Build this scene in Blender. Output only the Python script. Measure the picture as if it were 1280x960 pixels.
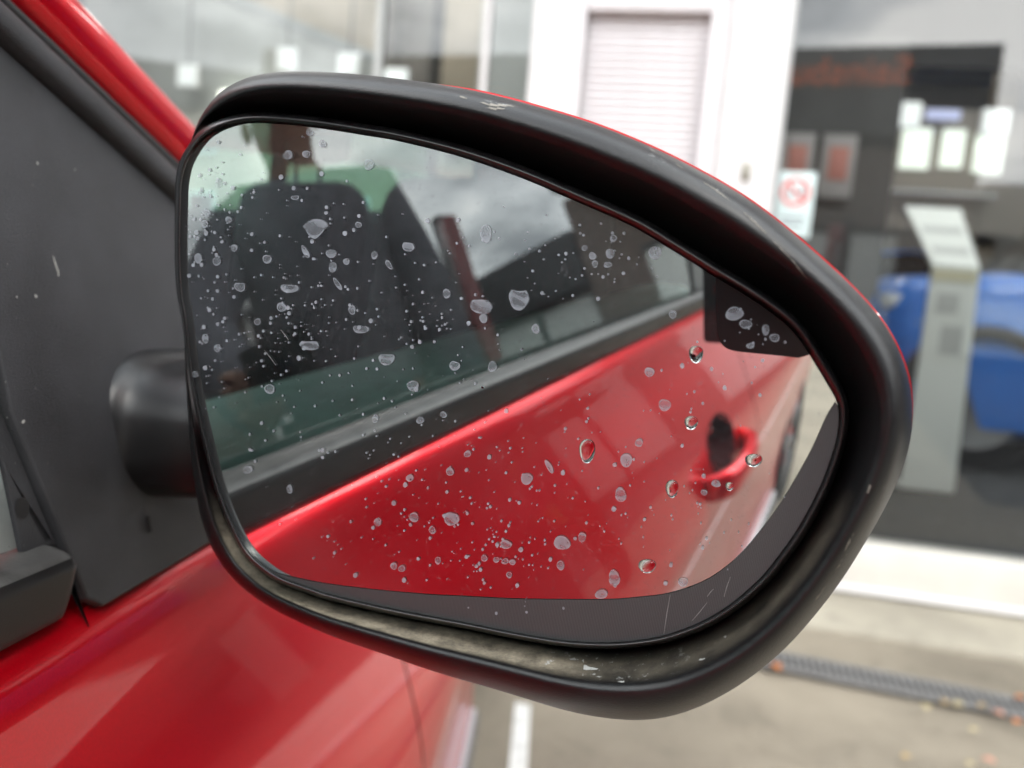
import bpy, bmesh, math, random
import numpy as np
random.seed(7)
rng = np.random.default_rng(7)
sc = bpy.context.scene
for o in list(bpy.data.objects):
    bpy.data.objects.remove(o, do_unlink=True)

# ------------------------------------------------------------------ camera
FPX = 962.0                                   # focal length in pixels of the 1280x960 photograph

def R_cam(yaw, pitch, roll):
    y, p, r = np.radians([yaw, pitch, roll])
    f = np.array([-np.sin(y)*np.cos(p), np.cos(y)*np.cos(p), np.sin(p)])
    rt = np.array([np.cos(y), np.sin(y), 0.0])
    up = np.cross(rt, f)
    return np.array([rt*np.cos(r)+up*np.sin(r), up*np.cos(r)-rt*np.sin(r), f])

CT = np.array([0.196, 0.0, 1.31])             # camera in the world
RT = R_cam(2.516, -6.6, 4.7)
CC = np.array([0.196, 0.0, 1.14])             # camera in the car's own frame (the car stands on a slight slope)
RC = R_cam(2.516, -2.87, 5.5)
Q = RT.T @ RC                                 # car frame -> world rotation

def c2t(P):
    return (np.asarray(P, float)-CC) @ Q.T + CT

from mathutils import Matrix, Vector
cam_d = bpy.data.cameras.new('camera')
cam = bpy.data.objects.new('camera', cam_d)
sc.collection.objects.link(cam)
cam_d.sensor_width = 36.0
cam_d.lens = FPX/1280*36.0
cam_d.clip_start = 0.004
cam_d.clip_end = 800
cam_d.dof.use_dof = True
cam_d.dof.focus_distance = 0.262
cam_d.dof.aperture_fstop = 6.6
m = Matrix.Identity(4)
for i in range(3):
    m[i][0] = RT[0][i]; m[i][1] = RT[1][i]; m[i][2] = -RT[2][i]; m[i][3] = CT[i]
cam.matrix_world = m
sc.camera = cam

# ------------------------------------------------------------------ sky, sun, exposure
SUN_EL, SUN_AZ = 52.0, 150.0                  # azimuth clockwise from +Y
w = bpy.data.worlds.new('World'); sc.world = w; w.use_nodes = True
nt = w.node_tree; nt.nodes.clear()
out = nt.nodes.new('ShaderNodeOutputWorld'); bg = nt.nodes.new('ShaderNodeBackground')
sky = nt.nodes.new('ShaderNodeTexSky'); sky.sky_type = 'NISHITA'; sky.sun_disc = False
sky.sun_elevation = math.radians(SUN_EL); sky.sun_rotation = math.radians(SUN_AZ)
tc = nt.nodes.new('ShaderNodeTexCoord')
sep = nt.nodes.new('ShaderNodeSeparateXYZ')
az_ = nt.nodes.new('ShaderNodeMath'); az_.operation = 'MAXIMUM'; az_.inputs[1].default_value = 0.0
ad = nt.nodes.new('ShaderNodeMath'); ad.operation = 'ADD'; ad.inputs[1].default_value = 0.22
dv = nt.nodes.new('ShaderNodeVectorMath'); dv.operation = 'DIVIDE'
cmb = nt.nodes.new('ShaderNodeCombineXYZ')
n1 = nt.nodes.new('ShaderNodeTexNoise'); n1.inputs['Scale'].default_value = 1.6; n1.inputs['Detail'].default_value = 7; n1.inputs['Roughness'].default_value = 0.55
n2 = nt.nodes.new('ShaderNodeTexNoise'); n2.inputs['Scale'].default_value = 0.8; n2.inputs['Detail'].default_value = 5
rmp = nt.nodes.new('ShaderNodeValToRGB')
rmp.color_ramp.elements[0].position = 0.37; rmp.color_ramp.elements[0].color = (0.24, 0.26, 0.28, 1)
rmp.color_ramp.elements[1].position = 0.62; rmp.color_ramp.elements[1].color = (1.0, 1.0, 0.98, 1)
e = rmp.color_ramp.elements.new(0.5); e.color = (0.60, 0.63, 0.65, 1)
scl = nt.nodes.new('ShaderNodeVectorMath'); scl.operation = 'SCALE'; scl.inputs['Scale'].default_value = 40.0
cov = nt.nodes.new('ShaderNodeMapRange'); cov.inputs[1].default_value = 0.25; cov.inputs[2].default_value = 0.42
mix = nt.nodes.new('ShaderNodeMix'); mix.data_type = 'RGBA'
L = nt.links.new
L(tc.outputs['Generated'], sep.inputs[0]); L(sep.outputs['Z'], az_.inputs[0]); L(az_.outputs[0], ad.inputs[0])
for k in range(3): L(ad.outputs[0], cmb.inputs[k])
L(tc.outputs['Generated'], dv.inputs[0]); L(cmb.outputs[0], dv.inputs[1])
L(dv.outputs[0], n1.inputs['Vector']); L(dv.outputs[0], n2.inputs['Vector'])
L(n1.outputs['Fac'], rmp.inputs[0]); L(rmp.outputs[0], scl.inputs[0])
L(n2.outputs['Fac'], cov.inputs[0]); L(cov.outputs[0], mix.inputs['Factor'])
L(sky.outputs[0], mix.inputs['A']); L(scl.outputs[0], mix.inputs['B'])
L(mix.outputs['Result'], bg.inputs['Color']); bg.inputs['Strength'].default_value = 0.1
L(bg.outputs[0], out.inputs[0])

sd = bpy.data.lights.new('sun', 'SUN'); sd.energy = 0.7; sd.angle = math.radians(16); sd.color = (1.0, 0.95, 0.87)
so = bpy.data.objects.new('sun', sd); sc.collection.objects.link(so)
dsun = Vector((math.sin(math.radians(SUN_AZ))*math.cos(math.radians(SUN_EL)), math.cos(math.radians(SUN_AZ))*math.cos(math.radians(SUN_EL)), math.sin(math.radians(SUN_EL))))
so.rotation_euler = dsun.to_track_quat('Z', 'Y').to_euler()

sc.view_settings.view_transform = 'Standard'; sc.view_settings.look = 'None'
sc.view_settings.exposure = 0.68; sc.view_settings.gamma = 1.0
sc.view_settings.use_curve_mapping = False
sc.render.engine = 'CYCLES'
sc.cycles.max_bounces = 9; sc.cycles.glossy_bounces = 6; sc.cycles.transmission_bounces = 5; sc.cycles.transparent_max_bounces = 14
sc.cycles.diffuse_bounces = 2
sc.cycles.sample_clamp_indirect = 6.0
sc.cycles.use_denoising = True; sc.cycles.use_adaptive_sampling = True; sc.cycles.adaptive_threshold = 0.03
sc.cycles.caustics_reflective = False; sc.cycles.caustics_refractive = False

# ------------------------------------------------------------------ helpers
COL = sc.collection

def link(o, parent=None):
    COL.objects.link(o)
    if parent is not None:
        o.parent = parent
    return o

def mesh(name, v, f, mat=None, parent=None, smooth=True, auto=None):
    me = bpy.data.meshes.new(name)
    me.from_pydata([tuple(map(float, p)) for p in v], [], [tuple(int(i) for i in q) for q in f])
    me.update()
    if mat is not None:
        me.materials.append(mat)
    if smooth:
        me.polygons.foreach_set('use_smooth', [True]*len(me.polygons))
        if auto is not None:
            me.set_sharp_from_angle(angle=math.radians(auto))
    o = bpy.data.objects.new(name, me)
    return link(o, parent)

def tag(o, label=None, cat=None, group=None, kind=None):
    if label: o['label'] = label
    if cat: o['category'] = cat
    if group: o['group'] = group
    if kind: o['kind'] = kind
    return o

def empty(name, loc=(0, 0, 0), parent=None):
    o = bpy.data.objects.new(name, None); o.location = loc; o.empty_display_size = 0.1
    return link(o, parent)

def boxv(c, s, R=None):
    c = np.array(c, float); s = np.array(s, float)/2
    v = np.array([[x, y, z] for x in (-1, 1) for y in (-1, 1) for z in (-1, 1)], float)*s
    if R is not None: v = v @ np.array(R).T
    f = [(0, 1, 3, 2), (4, 6, 7, 5), (0, 4, 5, 1), (2, 3, 7, 6), (0, 2, 6, 4), (1, 5, 7, 3)]
    return v+c, f

def bevel_box(name, c, s, mat, parent=None, r=0.005, seg=2, R=None):
    bm = bmesh.new()
    v, f = boxv((0, 0, 0), s)
    vs = [bm.verts.new(p) for p in v]
    for q in f: bm.faces.new([vs[i] for i in q])
    bmesh.ops.recalc_face_normals(bm, faces=bm.faces)
    if r > 0:
        bmesh.ops.bevel(bm, geom=list(bm.edges), offset=r, segments=seg, affect='EDGES', profile=0.5)
    me = bpy.data.meshes.new(name); bm.to_mesh(me); bm.free()
    me.materials.append(mat)
    M = Matrix.Identity(4)
    if R is not None:
        for i in range(3):
            for j in range(3): M[i][j] = R[i][j]
    M.translation = Vector([float(x) for x in c])
    me.transform(M)
    me.polygons.foreach_set('use_smooth', [True]*len(me.polygons)); me.set_sharp_from_angle(angle=math.radians(40))
    return link(bpy.data.objects.new(name, me), parent)

def grid_faces(nu, nv, closed_u=False, closed_v=False, flip=False):
    f = []
    for i in range(nu if closed_u else nu-1):
        for j in range(nv if closed_v else nv-1):
            a = i*nv+j; b = ((i+1) % nu)*nv+j; c = ((i+1) % nu)*nv+(j+1) % nv; d = i*nv+(j+1) % nv
            f.append((a, d, c, b) if flip else (a, b, c, d))
    return f

def loft(name, rows, mat, parent=None, closed_u=False, closed_v=False, flip=False, smooth=True, cap=False, auto=None):
    rows = np.array(rows, float); nu, nv = rows.shape[:2]
    f = grid_faces(nu, nv, closed_u, closed_v, flip)
    if cap:
        f.append(tuple(range(nv)) if flip else tuple(range(nv))[::-1])
        f.append(tuple((nu-1)*nv+j for j in range(nv))[::-1] if flip else tuple((nu-1)*nv+j for j in range(nv)))
    return mesh(name, rows.reshape(-1, 3), f, mat, parent, smooth, auto)

def thicken(o, t, offset=-1):
    md = o.modifiers.new('solid', 'SOLIDIFY'); md.thickness = t; md.offset = offset
    return o

def catmull(pts, n, closed=False):
    """resample a polyline by arc length after smooth interpolation"""
    P = np.array(pts, float)
    if closed: P = np.vstack([P, P[:1]])
    m_ = len(P); outp = []
    for i in range(m_-1):
        p0 = P[i-1] if i > 0 else (P[-2] if closed else 2*P[0]-P[1])
        p3 = P[i+2] if i+2 < m_ else (P[1] if closed else 2*P[-1]-P[-2])
        p1, p2 = P[i], P[i+1]
        for t in np.linspace(0, 1, 12, endpoint=False):
            outp.append(0.5*((2*p1)+(-p0+p2)*t+(2*p0-5*p1+4*p2-p3)*t*t+(-p0+3*p1-3*p2+p3)*t**3))
    outp.append(P[-1]); outp = np.array(outp)
    L_ = np.r_[0, np.cumsum(np.linalg.norm(np.diff(outp, axis=0), axis=1))]
    s = np.linspace(0, L_[-1], n, endpoint=not closed)
    return np.stack([np.interp(s, L_, outp[:, k]) for k in range(outp.shape[1])], -1)

def ray(px, cam_=RC):
    px = np.asarray(px, float)
    d = cam_[2]+((px[..., 0]-640)/FPX)[..., None]*cam_[0]+((480-px[..., 1])/FPX)[..., None]*cam_[1]
    return d/np.linalg.norm(d, axis=-1, keepdims=True)

# ------------------------------------------------------------------ materials
def newmat(name):
    mt = bpy.data.materials.new(name); mt.use_nodes = True
    return mt, mt.node_tree, mt.node_tree.nodes['Principled BSDF']

def pm(name, col, rough=0.5, metal=0.0, coat=0.0, coat_r=0.03, noise=0.0, nscale=20.0, bump=0.0, bscale=200.0, spec=None, emit=None, estr=0.0, col2=None, lo=0.35, hi=0.65, rnoise=0.0):
    mt, t, b = newmat(name)
    b.inputs['Base Color'].default_value = (*col, 1)
    b.inputs['Roughness'].default_value = rough; b.inputs['Metallic'].default_value = metal
    b.inputs['Coat Weight'].default_value = coat; b.inputs['Coat Roughness'].default_value = coat_r
    if spec is not None: b.inputs['Specular IOR Level'].default_value = spec
    if emit is not None:
        b.inputs['Emission Color'].default_value = (*emit, 1); b.inputs['Emission Strength'].default_value = estr
    co = t.nodes.new('ShaderNodeTexCoord')
    if noise > 0 or col2 is not None or rnoise > 0:
        nz = t.nodes.new('ShaderNodeTexNoise'); nz.inputs['Scale'].default_value = nscale; nz.inputs['Detail'].default_value = 6
        t.links.new(co.outputs['Object'], nz.inputs['Vector'])
        mr = t.nodes.new('ShaderNodeMapRange'); mr.inputs[1].default_value = lo; mr.inputs[2].default_value = hi
        t.links.new(nz.outputs['Fac'], mr.inputs[0])
        if noise > 0 or col2 is not None:
            mx = t.nodes.new('ShaderNodeMix'); mx.data_type = 'RGBA'
            c2 = col2 if col2 is not None else tuple(min(1, c*(1+noise)) for c in col)
            c1 = col if col2 is not None else tuple(c*(1-noise) for c in col)
            mx.inputs['A'].default_value = (*c1, 1); mx.inputs['B'].default_value = (*c2, 1)
            t.links.new(mr.outputs[0], mx.inputs['Factor']); t.links.new(mx.outputs['Result'], b.inputs['Base Color'])
        if rnoise > 0:
            r2 = t.nodes.new('ShaderNodeMapRange'); r2.inputs[3].default_value = max(0.02, rough-rnoise); r2.inputs[4].default_value = min(1, rough+rnoise)
            t.links.new(nz.outputs['Fac'], r2.inputs[0]); t.links.new(r2.outputs[0], b.inputs['Roughness'])
    if bump > 0:
        nb = t.nodes.new('ShaderNodeTexNoise'); nb.inputs['Scale'].default_value = bscale; nb.inputs['Detail'].default_value = 3
        t.links.new(co.outputs['Object'], nb.inputs['Vector'])
        bp = t.nodes.new('ShaderNodeBump'); bp.inputs['Strength'].default_value = bump; bp.inputs['Distance'].default_value = 0.001
        t.links.new(nb.outputs['Fac'], bp.inputs['Height']); t.links.new(bp.outputs[0], b.inputs['Normal'])
    return mt

def glass_pane(name, tint=(0.9, 0.95, 0.92), ior=1.65, rough=0.0, dirt=0.0):
    """thin architectural / car glass: see-through tint mixed with a mirror reflection by Fresnel"""
    mt = bpy.data.materials.new(name); mt.use_nodes = True; t = mt.node_tree; t.nodes.clear()
    o = t.nodes.new('ShaderNodeOutputMaterial'); mx = t.nodes.new('ShaderNodeMixShader')
    tr = t.nodes.new('ShaderNodeBsdfTransparent'); tr.inputs[0].default_value = (*tint, 1)
    gl = t.nodes.new('ShaderNodeBsdfGlossy'); gl.inputs['Roughness'].default_value = rough; gl.inputs['Color'].default_value = (1, 1, 1, 1)
    fr = t.nodes.new('ShaderNodeFresnel'); fr.inputs['IOR'].default_value = ior
    # same reflectance from both sides of the sheet
    geo = t.nodes.new('ShaderNodeNewGeometry')
    inv = t.nodes.new('ShaderNodeMath'); inv.operation = 'MULTIPLY_ADD'; inv.inputs[1].default_value = (1/ior-ior); inv.inputs[2].default_value = ior
    t.links.new(geo.outputs['Backfacing'], inv.inputs[0])
    lw = t.nodes.new('ShaderNodeLayerWeight')
    t.links.new(fr.outputs[0], mx.inputs[0])
    fr.inputs['IOR'].default_value = ior
    sol = t.nodes.new('ShaderNodeMath'); sol.operation = 'MINIMUM'; sol.inputs[1].default_value = 1.0
    t.links.new(fr.outputs[0], sol.inputs[0]); t.links.new(sol.outputs[0], mx.inputs[0])
    t.links.new(tr.outputs[0], mx.inputs[1]); t.links.new(gl.outputs[0], mx.inputs[2])
    last = mx
    if dirt > 0:
        df = t.nodes.new('ShaderNodeBsdfDiffuse'); df.inputs[0].default_value = (.5, .5, .48, 1)
        m2 = t.nodes.new('ShaderNodeMixShader'); m2.inputs[0].default_value = dirt
        t.links.new(mx.outputs[0], m2.inputs[1]); t.links.new(df.outputs[0], m2.inputs[2]); last = m2
    t.links.new(last.outputs[0], o.inputs[0])
    for nd in (geo, inv, lw): t.nodes.remove(nd)
    return mt

RED = pm('red_paint', (0.66, 0.0002, 0.010), rough=0.31, metal=0.6, coat=0.62, coat_r=0.006, noise=0.06, nscale=900, spec=0.15, bump=0.012, bscale=9)
BLACKP = pm('black_grained_plastic', (0.009, 0.009, 0.010), rough=0.34, bump=0.12, bscale=1500, noise=0.25, nscale=90, rnoise=0.08)
SAILP = pm('weathered_grey_black_plastic', (0.030, 0.030, 0.033), rough=0.50, spec=0.40, bump=0.5, bscale=1500, noise=0.2, nscale=35, rnoise=0.06)
RUBBER = pm('black_rubber', (0.018, 0.018, 0.019), rough=0.5, bump=0.1, bscale=900, noise=0.3, nscale=60)
STRIPM = pm('grey_black_trim', (0.011, 0.0105, 0.0105), spec=0.3, rough=0.42, bump=0.1, bscale=1200, noise=0.25, nscale=25, rnoise=0.08)
GLOSSBLK = pm('satin_black_frame', (0.014, 0.014, 0.015), rough=0.30, spec=0.9)
CLAD = pm('grey_cladding', (0.11, 0.105, 0.105), rough=0.45, bump=0.1, bscale=800, noise=0.1)
SILVER = pm('lit_edge_silver', (0.55, 0.55, 0.58), rough=0.3, metal=0.6)
DARKGAP = pm('dark_gap', (0.006, 0.005, 0.005), rough=0.9)
TYRE = pm('tyre_rubber', (0.015, 0.015, 0.016), rough=0.8, bump=0.3, bscale=120)
RIMM = pm('wheel_grey', (0.16, 0.16, 0.165), rough=0.4, metal=0.6)
INTER = pm('dark_cabin_trim', (0.020, 0.020, 0.022), rough=0.75, noise=0.2, nscale=60)
SEATM = pm('dark_seat_cloth', (0.024, 0.024, 0.027), rough=0.9, bump=0.4, bscale=500, noise=0.25, nscale=120)
LEDGE = pm('pale_door_card', (0.55, 0.57, 0.55), rough=0.65, noise=0.08, nscale=40)
CARGLASS = glass_pane('car_window_glass', (0.50, 0.74, 0.68), 2.1)
SHOPGLASS = glass_pane('showroom_glass', (0.86, 0.90, 0.88), 1.85)

# ================================================================== SETTING : ground
def zsl(x, y):
    """height of the paved forecourt: falls towards the drain in front of the showroom"""
    zc = c2t([0, 0, 0]); nrm = Q @ np.array([0, 0, 1.0])
    zp = zc[2]-((x-zc[0])*nrm[0]+(y-zc[1])*nrm[1])/nrm[2]
    lim = 0.004
    top = 0.55
    zp = np.clip(zp, None, top)
    k = 0.05
    return lim+0.5*((zp-lim)+np.sqrt((zp-lim)**2+k*k*0.2))*1.0-0.010

def concrete(name, c1, c2, c3, sc1=1.2):
    mt, t, b = newmat(name)
    co = t.nodes.new('ShaderNodeTexCoord')
    a = t.nodes.new('ShaderNodeTexNoise'); a.inputs['Scale'].default_value = sc1; a.inputs['Detail'].default_value = 8; a.inputs['Roughness'].default_value = .62
    c = t.nodes.new('ShaderNodeTexNoise'); c.inputs['Scale'].default_value = 60; c.inputs['Detail'].default_value = 6
    v = t.nodes.new('ShaderNodeTexVoronoi'); v.inputs['Scale'].default_value = 170
    for n_ in (a, c, v): t.links.new(co.outputs['Object'], n_.inputs['Vector'])
    r = t.nodes.new('ShaderNodeValToRGB'); r.color_ramp.elements[0].position = .34; r.color_ramp.elements[1].position = .66
    r.color_ramp.elements[0].color = (*c1, 1); r.color_ramp.elements[1].color = (*c2, 1)
    t.links.new(a.outputs['Fac'], r.inputs[0])
    r2 = t.nodes.new('ShaderNodeMapRange'); r2.inputs[1].default_value = .3; r2.inputs[2].default_value = .7
    r2.inputs[3].default_value = 0.0; r2.inputs[4].default_value = 0.55
    t.links.new(c.outputs['Fac'], r2.inputs[0])
    mx = t.nodes.new('ShaderNodeMix'); mx.data_type = 'RGBA'; mx.inputs['B'].default_value = (*c3, 1)
    t.links.new(r2.outputs[0], mx.inputs['Factor']); t.links.new(r.outputs[0], mx.inputs['A'])
    st_ = t.nodes.new('ShaderNodeTexNoise'); st_.inputs['Scale'].default_value = 3.3; st_.inputs['Detail'].default_value = 9; st_.inputs['Roughness'].default_value = .7; st_.inputs['Distortion'].default_value = .6
    t.links.new(co.outputs['Object'], st_.inputs['Vector'])
    sr = t.nodes.new('ShaderNodeMapRange'); sr.inputs[1].default_value = .52; sr.inputs[2].default_value = .68; sr.inputs[3].default_value = 0; sr.inputs[4].default_value = .45
    t.links.new(st_.outputs['Fac'], sr.inputs[0])
    sx = t.nodes.new('ShaderNodeMix'); sx.data_type = 'RGBA'; sx.inputs['B'].default_value = (c1[0]*.62, c1[1]*.62, c1[2]*.62, 1)
    t.links.new(sr.outputs[0], sx.inputs['Factor']); t.links.new(mx.outputs['Result'], sx.inputs['A']); mx = sx
    t.links.new(mx.outputs['Result'], b.inputs['Base Color']); b.inputs['Roughness'].default_value = .9
    bp = t.nodes.new('ShaderNodeBump'); bp.inputs['Strength'].default_value = .5; bp.inputs['Distance'].default_value = .004
    t.links.new(v.outputs['Distance'], bp.inputs['Height']); t.links.new(bp.outputs[0], b.inputs['Normal'])
    return mt

GROUNDM = concrete('worn_forecourt', (0.175, 0.150, 0.115), (0.33, 0.285, 0.22), (0.27, 0.235, 0.185))
KERBM = concrete('pale_concrete_strip', (0.27, 0.245, 0.20), (0.46, 0.42, 0.34), (0.38, 0.345, 0.28), 1.6)
xs = np.r_[np.linspace(-70, -8, 14), np.linspace(-6, 10, 45), np.linspace(12, 70, 14)]
ys = np.r_[np.linspace(-90, -16, 14), np.linspace(-14, 4.6, 60), np.linspace(6, 60, 10)]
GX, GY = np.meshgrid(xs, ys, indexing='ij')
gz = zsl(GX, GY)
ground = mesh('ground', np.stack([GX, GY, gz], -1).reshape(-1, 3), grid_faces(len(xs), len(ys)), GROUNDM)
tag(ground, kind='structure')

ASPH = concrete('dark_asphalt', (0.035, 0.035, 0.037), (0.06, 0.06, 0.062), (0.05, 0.05, 0.05), 2.0)
rx = np.linspace(2.9, 40, 30); ry = np.r_[np.linspace(-30, -8, 6), np.linspace(-7, 1.2, 30)]
RGX, RGY = np.meshgrid(rx, ry, indexing='ij')
road = mesh('road', np.stack([RGX, RGY, zsl(RGX, RGY)+.006], -1).reshape(-1, 3), grid_faces(len(rx), len(ry)), ASPH)
tag(road, kind='structure')

# facade frame: u to the right along the showroom front, off = depth behind the glass
FA = np.array([1.694, 3.684, 0.0]); FU = np.array([0.99048, -0.13766, 0.0]); FN = np.array([FU[1], -FU[0], 0.0])
def fp(u, off, z):
    return FA+FU*u-FN*off+np.array([0, 0, z])
FR = np.stack([FU, -FN, np.array([0, 0, 1.0])], 1)          # local (u, off, z) -> world rotation
def fbox(name, u, off, z, su, so_, sz, mat, parent=None, r=0.004):
    return bevel_box(name, fp(u, off, z), (su, so_, sz), mat, parent, r, 2, FR)
def fquad(name, pts, mat, parent=None):
    return mesh(name, [fp(*p) for p in pts], [tuple(range(len(pts)))], mat, parent, smooth=False)

# pale concrete strip at the foot of the showroom (a low step)
zk = 0.012
strip = fbox('pavement', -1.5, -0.27, zk-0.04, 14, 0.50, 0.10, KERBM, r=0.008); tag(strip, kind='structure')

# ------------------------------------------------------------------ showroom building
WHITE = pm('white_frame_paint', (0.78, 0.76, 0.76), rough=0.42, noise=0.05, nscale=6, bump=0.05, bscale=60)
WHITE2 = pm('white_shutter_paint', (0.80, 0.765, 0.78), rough=0.5, noise=0.06, nscale=5)
INWALL = pm('grey_inside_wall', (0.20, 0.19, 0.18), rough=0.8, noise=0.1, nscale=2)
INDARK = pm('dark_inside_wall', (0.055, 0.053, 0.052), rough=0.8, noise=0.15, nscale=2)
CARPET = pm('charcoal_carpet', (0.045, 0.047, 0.05), rough=0.9, noise=0.25, nscale=30)
CEIL = pm('ceiling_tiles', (0.42, 0.42, 0.42), rough=0.85, noise=0.06, nscale=3)
BEIGE = pm('beige_wall', (0.36, 0.31, 0.24), rough=0.8, noise=0.12, nscale=2)
STAIRG = pm('pale_grey_panel', (0.50, 0.52, 0.51), rough=0.55, noise=0.05, nscale=3)
BROWN = pm('brown_column', (0.13, 0.115, 0.10), rough=0.7, noise=0.2, nscale=4)

def emis(name, col, s):
    return pm(name, (0.8, 0.8, 0.8), rough=.5, emit=col, estr=s)

shop = empty('showroom', fp(0, 0, 0)); SH0 = np.array(shop.location)
tag(shop, 'white framed car showroom front with big windows behind the red car', 'building')
def sh(o):
    o.parent = shop; o.data.transform(Matrix.Translation(-Vector(SH0))); return o
def shb(*a, **k): return sh(fbox(*a, **k))

FZ = 0.25                                      # showroom floor level
SILLM = pm('cream_sill_paint', (.70, .67, .615), rough=.5, noise=.06, nscale=5)
shb('sill', 2.6, 0.05, 0.165, 6.24, 0.16, 0.205, SILLM, r=0.012)
shb('sill_trim', 2.6, -0.032, 0.048, 6.22, 0.06, 0.028, WHITE, r=0.008)
shb('wall_base', -3.6, 0.10, 0.15, 6.2, 0.18, 0.30, WHITE)
# white pier between the two glazed bays (behind the shutter panel)
shb('pillar', -0.66, 0.04, 2.05, 0.285, 0.16, 4.1, WHITE, r=0.02)
shb('pillar', -1.63, 0.04, 2.05, 0.19, 0.14, 4.1, WHITE, r=0.015)
shb('frame_post', -1.50, -0.035, 1.60, 0.065, 0.05, 3.19, WHITE2, r=0.008)
shb('frame_post', -0.845, -0.035, 1.60, 0.075, 0.05, 3.19, WHITE2, r=0.008)
shb('transom', -1.17, -0.02, 2.715, 0.585, 0.05, 0.075, WHITE2, r=0.008)
shb('shutter_backing', -1.17, 0.07, 2.0, 0.62, 0.02, 4.0, WHITE2)
# shutter slats, each its own piece
z = 0.32; first = None
prof = [(-.0065, 0.0), (-.017, .006), (-.017, .027), (-.0065, .0335), (.02, .0335), (.02, 0.0)]
while z < 4.0:
    if not (2.665 < z < 2.755):
        if first is None:
            v = [FU*su+(-FN)*p[0]+np.array([0, 0, p[1]]) for su in (-.294, .294) for p in prof]
            n_ = len(prof)
            f = [(i, (i+1) % n_, n_+(i+1) % n_, n_+i) for i in range(n_)]+[tuple(range(n_))[::-1], tuple(range(n_, 2*n_))]
            first = mesh('slat', v, f, WHITE2, shop, smooth=False)
            o = first
        else:
            o = bpy.data.objects.new('slat', first.data); link(o, shop)
        o.location = Vector(fp(-1.17, 0.035, z)-SH0)
    z += 0.0355
# header band above
shb('header', -0.5, 0.15, 4.35, 13, 0.3, 0.5, WHITE)
shb('added_shade_canopy', -0.5, -0.55, 4.72, 13.2, 1.3, 0.22, WHITE, r=0.02)  # unseen overhang, added to keep sky light off the white front
# lock plate on the pillar
LOCKM = pm('tarnished_lock', (0.30, 0.28, 0.22), rough=0.4, metal=0.6)
shb('lock_plate', -0.655, -0.045, 1.965, 0.035, 0.012, 0.085, LOCKM, r=0.004)
# right glazed bay
def pane(u0, u1, z0, z1, off=0.03):
    o = fquad('window_pane', [(u0, off, z0), (u1, off, z0), (u1, off, z1), (u0, off, z1)], SHOPGLASS); return sh(o)
pane(-0.516, 3.2, 0.269, 4.1)
pane(3.26, 5.7, 0.269, 4.1)
shb('mullion', 3.23, 0.04, 2.15, 0.06, 0.10, 3.8, WHITE)
shb('frame_edge', -0.512, 0.0, 2.17, 0.014, 0.06, 3.8, pm('grey_edge', (0.45, 0.46, 0.46), rough=.4), r=0.003)
# left glazed bays
pane(-1.945, -1.729, 0.30, 4.1); pane(-2.50, -1.975, 0.30, 4.1); pane(-6.6, -2.54, 0.30, 4.1)
shb('mullion', -1.96, 0.04, 2.2, 0.030, 0.07, 3.8, WHITE); shb('mullion', -2.52, 0.04, 2.2, 0.035, 0.07, 3.8, STAIRG)
# shell
shb('floor', -0.5, 4.1, FZ-0.06, 13.4, 7.95, 0.12, CARPET, r=0)
shb('wall_back', -0.5, 8.15, 2.35, 13.4, 0.12, 4.9, INWALL, r=0)
shb('wall_side', 6.15, 4.15, 2.35, 0.1, 7.8, 4.9, INDARK, r=0)
shb('wall_side', -7.15, 4.15, 2.35, 0.1, 7.8, 4.9, INWALL, r=0)
shb('ceiling', -0.5, 4.2, 4.72, 13.4, 8.1, 0.1, CEIL, r=0)
TROF = emis('ceiling_troffer', (1.0, 0.98, 0.94), 11.0)
TROF_FILL = emis('stand_fill_light', (1.0, 0.99, 0.96), 26.0)  # unseen front row, added to brighten the price stand
for uu in (-5.0, -3.0, 0.4, 2.4, 4.4):
    for oo in (0.45, 3.0, 6.0):
        shb('unseen_ceiling_light', uu, oo, 4.655, 1.15, 0.28, 0.03, TROF_FILL if oo < .5 else TROF, r=0)
shb('bulkhead', 1.9, 4.9, 4.30, 7.2, 0.12, 0.74, INDARK, r=0)
shb('partition', -1.25, 2.6, 2.25, 0.10, 5.0, 4.7, INDARK, r=0)
shb('column', -3.02, 1.9, 2.35, 0.42, 0.30, 4.4, BROWN, r=0.01)
shb('column', 0.95, 6.2, 2.35, 0.22, 0.22, 4.4, pm('bronze_column', (0.20, 0.15, 0.10), rough=.5), r=0.01)
shb('column', 2.35, 5.4, 2.35, 0.20, 0.20, 4.4, pm('bronze_column_b', (0.17, 0.13, 0.09), rough=.5), r=0.01)
# sloping pale panel added for the sky reflected in the left bay, beige wall above it
sp = [(-8.4, 3.2, 5.0), (-3.1, 3.2, 2.98), (-3.1, 3.2, 2.55), (-7.1, 3.2, 2.95), (-8.4, 3.2, 3.05)]
pts = [fp(*p) for p in [(-6.9, 3.2, 4.42), (-3.35, 3.2, 3.16), (-3.35, 3.2, 2.40), (-6.9, 3.2, 2.78)]]
v = pts+[p-FN*0.08 for p in pts]
o = mesh('sky_reflection_panel', v, [(3, 2, 1, 0), (4, 5, 6, 7), (0, 1, 5, 4), (1, 2, 6, 5), (2, 3, 7, 6), (3, 0, 4, 7)], STAIRG, smooth=False); sh(o)
pts = [fp(*p) for p in [(-6.9, 3.19, 4.52), (-3.35, 3.19, 3.26), (-3.35, 3.19, 3.165), (-6.9, 3.19, 4.425)]]
v = pts+[p-FN*0.10 for p in pts]
o = mesh('sky_reflection_edge', v, [(3, 2, 1, 0), (4, 5, 6, 7), (0, 1, 5, 4), (1, 2, 6, 5), (2, 3, 7, 6), (3, 0, 4, 7)], pm('grey_reflection_edge', (.33, .35, .35), rough=.4), smooth=False); sh(o)
shb('inner_wall', -4.2, 3.9, 2.9, 5.6, 0.10, 3.5, BEIGE, r=0)
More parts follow.
